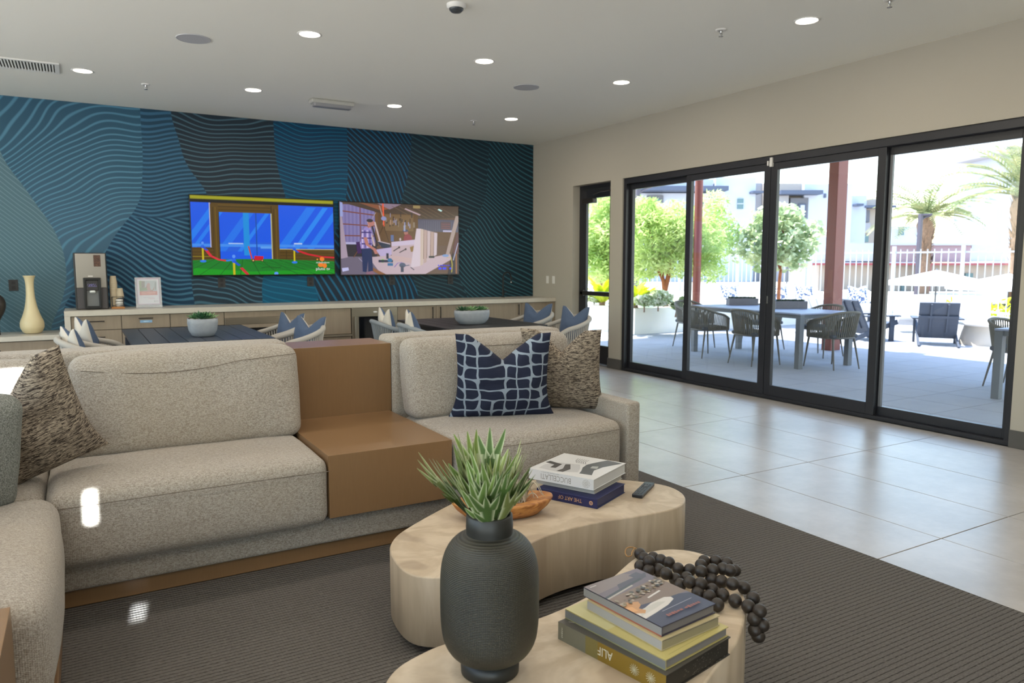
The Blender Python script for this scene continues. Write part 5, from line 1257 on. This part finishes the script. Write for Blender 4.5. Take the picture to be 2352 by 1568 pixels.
# rough palm trunk seen through the door
K4 = 21; t = empty('palm_trunk', (P3(1378, 650, K4)[0], P3(1378, 650, K4)[1], 0), 'rough brown palm trunk rising behind the feathery tree, in the door pane', 'tree', 'trees beyond the patio')
b_ = P3(1378, 650, K4); m = MB(); rg = random.Random(9)
m.tube([(b_[0], b_[1], 0), (b_[0]+.05, b_[1], 1.5), (b_[0]+.1, b_[1], 3.6)], .16, 10); obj('trunk', m, M_bark2, t)
m = MB()
for i in range(120):
    a = rg.uniform(0, 2*PI); z = rg.uniform(.5, 3.6); d = Vector((math.cos(a), math.sin(a), 0)); s = Vector((-d.y, d.x, 0)); c = Vector((b_[0]+.03*z, b_[1], z))+d*.15
    m.add([tuple(c-s*.05), tuple(c+s*.05), tuple(c+d*.10+Vector((0, 0, .12)))], [(0, 1, 2)])
obj('boot_stubs', m, mat('palm_boot', '9a7a58', .9), t, kind='stuff')
def frond_plant(label, name, base, n, L, width, lm, group, seed, elev=(20, 80), leaf=.16, cat='plant', blades=18, trunk=None, droop=1.2, bw=.065):
    rg = random.Random(seed); t = empty(name, tuple(base), label, cat, group)
    if trunk: obj('trunk', trunk, M_bark2, t, world=False)
    for i in range(n):
        az = 2*PI*i/n*1.0+rg.uniform(-.2, .2)+i*.7; el = rad(rg.uniform(*elev)); d = Vector((math.cos(az), math.sin(az), 0)); l = L*rg.uniform(.8, 1.1)
        p = Vector((0, 0, 0)); path = []; e = el
        for k in range(blades+1): path.append(p.copy()); p = p + (d*math.cos(e)+Vector((0, 0, math.sin(e))))*l/blades; e -= droop/blades
        m = MB().tube([tuple(q) for q in path], .01, 4, radii=[max(.003, width*(1-k/blades)) for k in range(blades+1)], cap=False); s = Vector((-d.y, d.x, 0))
        for k in range(2, blades+1):
            tt = (path[min(k+1, blades)]-path[k-1]).normalized(); up = s.cross(tt)
            ll = leaf*math.sin(PI*min(1, (k+1.5)/(blades+2.5)))**.5*rg.uniform(.85, 1.15)
            for sg in (-1, 1):
                q = path[k]; dr = (s*sg*.72+tt*.6+up*-.22*1).normalized(); w_ = tt*(leaf*bw)
                m.add([tuple(q-w_), tuple(q+w_), tuple(q+dr*ll*.6+w_*.8-Vector((0, 0, ll*.04))), tuple(q+dr*ll-Vector((0, 0, ll*.16))), tuple(q+dr*ll*.6-w_*.8-Vector((0, 0, ll*.04)))], [(0, 1, 2, 3, 4)])
        obj('frond', m, lm, t, world=False)
    return t
CGp = 'yellow-green cycads in the white planter'
for x, y, k, lab, sd in ((1383, 690, 16.2, 'yellow-green cycad in the white planter, seen through the door pane', 1), (1458, 690, 15.2, 'yellow-green cycad in the white planter left of the bushes', 2), (1560, 694, 15.0, 'smaller green cycad in the white planter beside the slim red post', 3)):
    c = P3(x, y, k); frond_plant(lab, 'cycad', (c[0], c[1], .56 if sd < 3 else .46), 26 if sd < 3 else 16, .62 if sd < 3 else .36, .012, M_g3 if sd < 3 else M_g2, CGp, sd, (25, 80), .13, trunk=MB().cyl((0, 0), .09, -.1, .05, 12, r2=.06), droop=.5, bw=.16)
for x, y, k, rx, ry, lab, sd in ((1512, 684, 14.9, 34, 18, 'white-flecked leafy bush spilling over the planter edge', 1), (1480, 690, 14.6, 22, 12, 'low variegated bush at the foot of the cycad left of the trunks', 2), (1365, 684, 16.4, 26, 8, 'low green groundcover bush behind the planter wall in the door pane', 3)):
    c = P3(x, y, k); t = empty('bush', (c[0], c[1], .48), lab, 'bush', 'bushes in the white planter')
    obj('foliage', leaves([bl(x, y, k, rx, ry)], 700, .05, random.Random(sd), 1.6), M_g4, t, kind='stuff')
    obj('stem', MB().tube([(c[0], c[1], .48), (c[0], c[1], c[2])], .015, 5), M_bark2, t)
# ---- date palms far off
def palm(x, y, k, r, lab, seed, n=34, dx=0):
    c = P3(x, y, k); tr = MB(); h = c[2]
    tr.lathe([(.30, -h), (.28, -h*.5), (.30, -1.0), (.42, -.35), (.30, 0)], 14)
    rg = random.Random(seed)
    for i in range(110):
        a = rg.uniform(0, 2*PI); z = rg.uniform(-2.2, .1); d = Vector((math.cos(a), math.sin(a), 0)); s = Vector((-d.y, d.x, 0)); q = d*.32+Vector((0, 0, z)); tr.add([tuple(q-s*.07), tuple(q+s*.07), tuple(q+d*.14+Vector((0, 0, .28)))], [(0, 1, 2)])
    frond_plant(lab, 'date_palm', c, n, r, .03, M_palm, 'date palms beyond the fence', seed, (8, 85), .50, cat='tree', blades=22, trunk=tr, droop=1.15)
palm(2128, 500, 35, 3.1, 'date palm with a golden trunk in the middle of the right glass pane', 4, 38)
palm(2352, 455, 26, 2.9, 'date palm whose fronds hang in from the right edge of the glass', 8, 38)
# ---- picket fence
M_pick = mat('pale_grey_fence_paint', 'a9adb6', .5)
FP = [Vector(p) for p in ((14.4, 24.0), (17.3, 18.6), (17.95, 14.0), (18.7, 10.2), (20.2, 6.0))]
fe = empty('picket_fence', (17.9, 14.0, 0), 'pale grey metal picket fence across the back of the patio', 'fence')
pkm = mesh_from('picket', MB().box(-.011, .011, -.011, .011, .08, 1.80), M_pick); pom = mesh_from('post', MB().box(-.04, .04, -.04, .04, 0, 1.88, b=.004), M_pick)
for i in range(len(FP)-1):
    a, c = FP[i], FP[i+1]; L = (c-a).length; d = (c-a)/L; rz = math.atan2(d.y, d.x); n = int(L/.155)
    for z in (.16, 1.72): fr = obj('rail', MB().box(0, L, -.018, .018, z-.02, z+.02), M_pick, fe, world=False, loc=(a.x-17.9, a.y-14.0, 0)); fr.rotation_euler = (0, 0, rz)
    for k in range(n):
        q = a + d*(L*k/n); post = k % 14 == 0
        piece('post' if post else 'picket', pom if post else pkm, fe, (q.x-17.9, q.y-14.0, 0), (0, 0, rz))
# ---- lounge furniture beyond the patio
M_cush = mat('white_outdoor_cushion', 'dfe0e6', .95); M_resin = mat('slate_resin', '3f4756', .6); M_resw = mat('white_resin', 'e6e6ea', .6)
M_pat = mat('patterned_pillow', rough=.95, tex=lambda g: g.mix(g.ramp(g.noise(g.coord(), 14, 2, dist=2), .48, .52), '4a5878', 'e4e6ec'))
M_wick = mat('pale_wicker', 'c9c4bc', .9)
def lounge_sofa(x, y, k, W, rz, label, pil):
    c = P3(x, y, k); t = empty('outdoor_sofa', (c[0], c[1], 0), label, 'sofa', 'white outdoor sofas', rz=rz)
    obj('frame', MB().box(-W/2, W/2, -.4, .4, .0, .34, b=.02), M_wick, t, world=False); obj('back', MB().box(-W/2, W/2, .3, .4, .34, .66, b=.02), M_wick, t, world=False)
    for sx in (-1, 1): obj('arm', MB().box(sx*W/2-.05, sx*W/2+.05, -.4, .4, .34, .55, b=.02), M_wick, t, world=False)
    obj('seat_cushion', MB().soft((0, -.03, .42), (W-.14, .66, .16), .05, (0, 0, .02), n=3), M_cush, t, world=False)
    obj('back_cushion', MB().soft((0, .22, .64), (W-.14, .18, .34), .05, (0, .02, .02), n=3), M_cush, t, world=False)
    for i, (dx, lab) in enumerate(pil):
        o = obj('outdoor_pillow', pillow_mesh(.46, .44, .14, .12, .8, seed=i+3, n=12), [M_pat, M_pat], label=lab, cat='pillow', group='patterned pillows on the outdoor sofas')
        q = Matrix.Rotation(rz, 3, 'Z') @ Vector((dx, -.02, 0)); placed(o, (c[0]+q.x, c[1]+q.y, .50), rad(-14), rz)
lounge_sofa(1686, 660, 19.0, 1.15, rad(-22), 'white outdoor sofa left of the door mullion, before the fence', ((-.12, 'navy and white patterned pillow on the left outdoor sofa'),))
lounge_sofa(1822, 660, 18.4, 1.35, rad(-28), 'white outdoor sofa behind the right trough planter', ((-.35, 'blue and white patterned pillow on the left half of the right outdoor sofa'), (.30, 'blue and white patterned pillow on the right half of the right outdoor sofa')))
lounge_sofa(1972, 668, 17.2, .85, rad(-30), 'grey outdoor armchair with pillow just right of the square red column', ((.0, 'striped blue-white pillow on the outdoor armchair by the square red column'),))
def adirondack(loc, rz, label, mt, cush=None):
    t = empty('lounge_chair', loc, label, 'chair', 'low resin lounge chairs', rz=rz)   # faces +y
    B = T(0, -.18, .20, rx=rad(24)); obj('back_panel', MB().box(-.31, .31, -.02, .02, -.08, .62, b=.006, M=B), mt, t, world=False)
    obj('back_rail', MB().box(-.31, .31, -.05, -.021, .33, .38, b=.004, M=B), mt, t, world=False)
    for sx in (-.12, .14): obj('back_brace', MB().box(sx-.015, sx+.015, -.045, -.021, .05, .6, b=.003, M=B), mt, t, world=False)
    obj('seat', MB().box(-.29, .29, -.2, .38, -.015, .015, b=.006, M=T(0, 0, .27, rx=rad(11))), mt, t, world=False)
    for sx in (-1, 1):
        obj('side_rail', MB().box(sx*.30-.015, sx*.30+.015, -.66, .42, -.05, .04, b=.004, M=T(0, 0, .22, rx=rad(20))), mt, t, world=False)
        obj('front_leg', MB().box(sx*.33-.02, sx*.33+.02, .22, .31, 0, .46, b=.004), mt, t, world=False)
        obj('arm_rest', MB().box(sx*.34-.06, sx*.34+.06, -.30, .40, .46, .485, b=.006), mt, t, world=False)
    if cush: obj('cushion', MB().soft((0, .0, 0), (.5, .10, .5), .04, n=2, M=T(0, -.08, .52, rx=rad(24))), cush, t, world=False)
    return t
adirondack((13.25, 7.62, 0), rad(-55), 'dark slate resin lounge chair seen squarely from behind in the right pane', M_resin)
adirondack((12.9, 8.72, 0), rad(-112), 'dark slate resin lounge chair side-on beside the thick door mullion', M_resin)
adirondack((13.3, 9.85, 0), rad(-108), 'pale resin lounge chair left of the thick door mullion, sunlit', M_resw, M_cush)
adirondack((15.4, 8.05, 0), rad(140), 'white resin lounge chair facing the camera behind the round fire table', M_resw, M_cush)
adirondack((15.2, 9.25, 0), rad(130), 'white resin lounge chair behind the dark side-on chair', M_resw, M_cush)
t = empty('fire_table', (13.95, 7.15, 0), 'round pale concrete fire table beside the dark lounge chair', 'table')
obj('pedestal', MB().lathe([(.40, 0), (.40, .02), (.36, .20), (.32, .34)], 32), mat('pale_concrete', 'c9bfb4', .85), t, world=False)
obj('table_top', MB().lathe([(.33, .335), (.46, .36), (.47, .385), (.45, .395)], 40), mat('fire_table_top', 'e2dcd4', .7), t, world=False)
def umbrella(x, y, k, r, drop, label, h=None):
    c = P3(x, y, k); t = empty('patio_umbrella', (c[0], c[1], 0), label, 'umbrella', 'white umbrellas beyond the fence')
    apex = c[2]; m = MB(); n = 8; vs = [(0, 0, apex)]+[(r*math.cos(2*PI*i/n+.3), r*math.sin(2*PI*i/n+.3), apex-drop) for i in range(n)]+[(r*math.cos(2*PI*i/n+.3), r*math.sin(2*PI*i/n+.3), apex-drop-.10) for i in range(n)]
    for i in range(n): j = (i+1) % n; m.add([vs[0], vs[1+i], vs[1+j]], [(0, 1, 2)]); m.add([vs[1+i], vs[9+i], vs[9+j], vs[1+j]], [(0, 1, 2, 3)])
    obj('canopy', m, mat('white_canvas', 'dcdad6', .8), t, world=False)
    for i in range(n): obj('rib', MB().tube([(0, 0, apex-.05), (r*.98*math.cos(2*PI*i/n+.3), r*.98*math.sin(2*PI*i/n+.3), apex-drop-.03)], .012, 4), M_pick, t, world=False)
    obj('pole', MB().tube([(0, 0, 0), (0, 0, apex+.05)], .025, 8), mat('umbrella_pole', '5a5e68', .5), t, world=False)
    obj('base', MB().lathe([(.3, 0), (.3, .06), (.06, .08)], 20), mat('umbrella_pole'), t, world=False)
umbrella(2152, 620, 23, 1.5, .36, 'white umbrella behind the fence in the middle of the right pane')
umbrella(2318, 628, 25, 1.9, .45, 'white umbrella behind the fence at the right edge of the right pane')
umbrella(1812, 514, 30, 2.0, .40, 'white umbrella behind the round-leaved tree')
# fence-side planting and lamp posts
t = empty('hedge_row', (19.6, 9.6, 0), 'low yellow-green grassy planting along the foot of the fence', 'plants')
obj('foliage', leaves([(19.2+.35*i, 10.2-1.0*i, .35, .5, .7, .3) for i in range(5)], 900, .10, random.Random(3), 4), M_g3, t, kind='stuff')
def lamp(x, y, k, lab, arm=1):
    c = P3(x, y, k); t = empty('lamp_post', (c[0], c[1], 0), lab, 'lamp post', 'dark lamp posts beyond the patio'); h = c[2]; r = Vector((math.cos(YAW), -math.sin(YAW), 0))*arm
    mt = mat('dark_purple_metal', '4a4450', .5); obj('pole', MB().box(-.07, .07, -.07, .07, 0, h, b=.01), mt, t, world=False)
    obj('lamp_arm', MB().tube([(0, 0, h-.05), tuple(r*.45+Vector((0, 0, h-.03)))], .05, 6), mt, t, world=False)
    obj('brace', MB().tube([tuple(v) for v in smooth_open([(0, 0, h-.40), tuple(r*.12+Vector((0, 0, h-.18))), tuple(r*.40+Vector((0, 0, h-.07)))], 4)], .03, 6), mt, t, world=False)
lamp(2115, 491, 30, 'dark lamp post in front of the date palm trunk')
lamp(1465, 424, 22, 'dark lamp post with an arm, above the feathery tree', 1)
# ---- buildings
M_bw = mat('white_building_stucco', 'b2b8c8', .9); M_bg = mat('pale_grey_stucco', '99979c', .9); M_fas = mat('slate_fascia', '4c5468', .6); M_rec = mat('painted_recess_shade', '6a6b74', .9)  # last one is grey recess shade painted onto flat balcony panels
M_win = mat('far_window_glass', '4f6f78', .15); M_tan = mat('tan_stucco', 'a89d94', .9); M_mauve = mat('mauve_stucco', '9a8490', .9); M_redf = mat('red_fascia', '8f4048', .6)
RV = Vector((math.cos(YAW), -math.sin(YAW), 0)); FV = Vector((math.sin(YAW), math.cos(YAW), 0)); BRZ = -YAW
def bld(name, k, x, label, group='white apartment buildings behind the patio'):
    """empty at ground level, local x runs to the right, local y away"""
    c = P3(x, 604, k); return empty(name, (c[0], c[1], -.0), label, 'building', group, rz=BRZ+rad(0))
def BZ(y, k): return EYE+(604-y)/FPX*k
def brect(t, name, k, x0, x1, y0, y1, d0, d1, mt, xref, zmin=None):
    s = k/FPX; a, c = (x0-xref)*s, (x1-xref)*s; z1 = BZ(y0, k); z0 = BZ(y1, k) if zmin is None else zmin
    return obj(name, MB().box(a, c, d0, d1, z0, z1), mt, t, world=False)
kb = 58
t = bld('apartment_building', kb, 1560, 'white apartment block with a dark flat roof edge at the left, above the feathery tree')
brect(t, 'wall', kb, 1440, 1655, 444, 604, .8, 9, M_bw, 1560, 0); brect(t, 'roof_slab', kb, 1450, 1662, 432, 442, -.8, 9, M_fas, 1560)
brect(t, 'parapet', kb, 1475, 1640, 412, 432, .9, 9, M_bw, 1560)
r = brect(t, 'balcony_recess_panel', kb, 1487, 1524, 450, 486, .6, .79, M_rec, 1560); brect(t, 'window', kb, 1495, 1516, 458, 486, .55, .6, M_win, 1560); brect(t, 'window', kb, 1612, 1634, 452, 480, .7, .8, M_win, 1560); brect(t, 'balcony_rail', kb, 1487, 1524, 486, 500, .2, .3, M_fas, 1560)
brect(t, 'window', kb, 1352, 1366, 450, 478, .7, .8, M_win, 1560); brect(t, 'wall', kb, 1330, 1400, 420, 604, .8, 5, M_bw, 1560, 0)
t = bld('apartment_building', kb, 1730, 'tall white apartment block with stepped flat roofs in the middle of the glass doors')
brect(t, 'wall', kb-2, 1640, 1735, 402, 604, .5, 9, M_bw, 1730, 0); brect(t, 'stair_tower', kb-2, 1735, 1760, 412, 604, 1.5, 9, M_bg, 1730, 0); brect(t, 'wall', kb-2, 1760, 1862, 414, 604, 1.2, 9, M_tan, 1730, 0); brect(t, 'wall', kb-2, 1852, 1966, 417, 604, .6, 9, M_bw, 1730, 0)
w_ = brect(t, 'window', kb-2, 1692, 1706, 452, 476, .4, .5, M_win, 1730); brect(t, 'window_sill', kb-2, 1691, 1707, 463, 465, .36, .4, M_bw, 1730)
brect(t, 'entry_canopy', kb-2, 1720, 1745, 436, 441, -.4, 1.2, M_fas, 1730); brect(t, 'entry_canopy', kb-2, 1784, 1882, 435, 444, -.6, 1.2, M_fas, 1730)
brect(t, 'bay_wall', kb-2, 1784, 1812, 445, 604, .3, 1.2, M_bg, 1730, 0); brect(t, 'balcony_recess_panel', kb-2, 1819, 1862, 450, 500, .55, 1.19, M_rec, 1730); d_ = brect(t, 'balcony_door', kb-2, 1838, 1856, 464, 500, .45, .55, M_fas, 1730); brect(t, 'door_pane', kb-2, 1842, 1852, 467, 486, .40, .45, M_bw, 1730); brect(t, 'roof_scupper', kb-2, 1898, 1902, 440, 450, .4, .6, M_fas, 1730)
t = bld('apartment_building', 62, 2000, 'white apartment block with balconies right of the square red column')
brect(t, 'wall', 62, 1955, 1990, 450, 604, .5, 8, M_bw, 2000, 0); brect(t, 'wall', 62, 1990, 2052, 456, 604, 1.4, 8, M_tan, 2000, 0); brect(t, 'wall', 62, 2040, 2115, 520, 604, .6, 8, M_bw, 2000, 0)
brect(t, 'roof_slab', 62, 1958, 1974, 470, 475, -.3, .5, M_fas, 2000); brect(t, 'roof_slab', 62, 1986, 2052, 473, 478, .0, 1.4, M_fas, 2000); brect(t, 'balcony_recess_panel', 62, 1988, 2004, 482, 510, .9, 1.39, M_rec, 2000); brect(t, 'balcony_rail', 62, 1988, 2004, 512, 534, .7, .8, M_bg, 2000); brect(t, 'balcony_recess_panel', 62, 1986, 2004, 540, 556, .9, 1.39, M_win, 2000)
brect(t, 'window', 62, 2068, 2080, 492+30, 510+30, .5, .6, M_win, 2000)
t = bld('pool_house', 38, 2170, 'low tan and mauve pool house with a dark red fascia behind the fence', 'buildings')
brect(t, 'wall', 38, 1900, 2360, 604, 690, 1.0, 5, M_tan, 2170, 0); brect(t, 'mauve_parapet', 38, 2035, 2245, 562, 602, .6, 5, M_mauve, 2170); brect(t, 'parapet', 38, 1880, 2035, 558, 600, .6, 5, M_bw, 2170); brect(t, 'parapet', 38, 2246, 2380, 562, 600, .6, 5, M_bw, 2170)
brect(t, 'roof_edge', 38, 2030, 2250, 558, 563, .3, 5, M_bw, 2170); brect(t, 'red_fascia', 38, 1830, 2380, 604, 609, .3, .9, M_redf, 2170)
for a, c in ((2128, 2134), (2140, 2147)): brect(t, 'red_post', 38, a, c, 609, 700, .3, .6, M_redf, 2170, 0)
for a, c, y0, y1 in ((2242, 2270, 660, 690), (2295, 2315, 660, 700), (2095, 2101, 655, 680), (2050, 2080, 680, 708), (2244, 2262, 628, 642)): brect(t, 'window', 38, a, c, y0, y1, .9, 1.0, M_win, 2170)
t = bld('apartment_building', 45, 2320, 'white building corner with overhanging roof slab at the top right behind the palms')
brect(t, 'roof_slab', 45, 2282, 2420, 345, 356, -.5, 5, M_bg, 2320); brect(t, 'wall', 45, 2318, 2420, 356, 604, 1.5, 6, M_bw, 2320, 0)
# added lights outside the front window, making the sun patches on sofa and rug
beam('added_patch_light', (.14, 3.34, .0), (-.12, -1, .38), .055, .055, .12, .25)
beam('added_patch_light', (-.01, 3.40, .46), (-.10, -1, .28), .035, .13, .30, .3)
beam('added_patch_light', (-.46, 3.9, .84), (-.10, -1, .24), .42, .44, 12, .3)
print('SCENE OBJECTS', len(bpy.data.objects), 'tris', sum(sum(len(p.vertices)-2 for p in o.data.polygons) for o in COL.objects if o.type == 'MESH'))
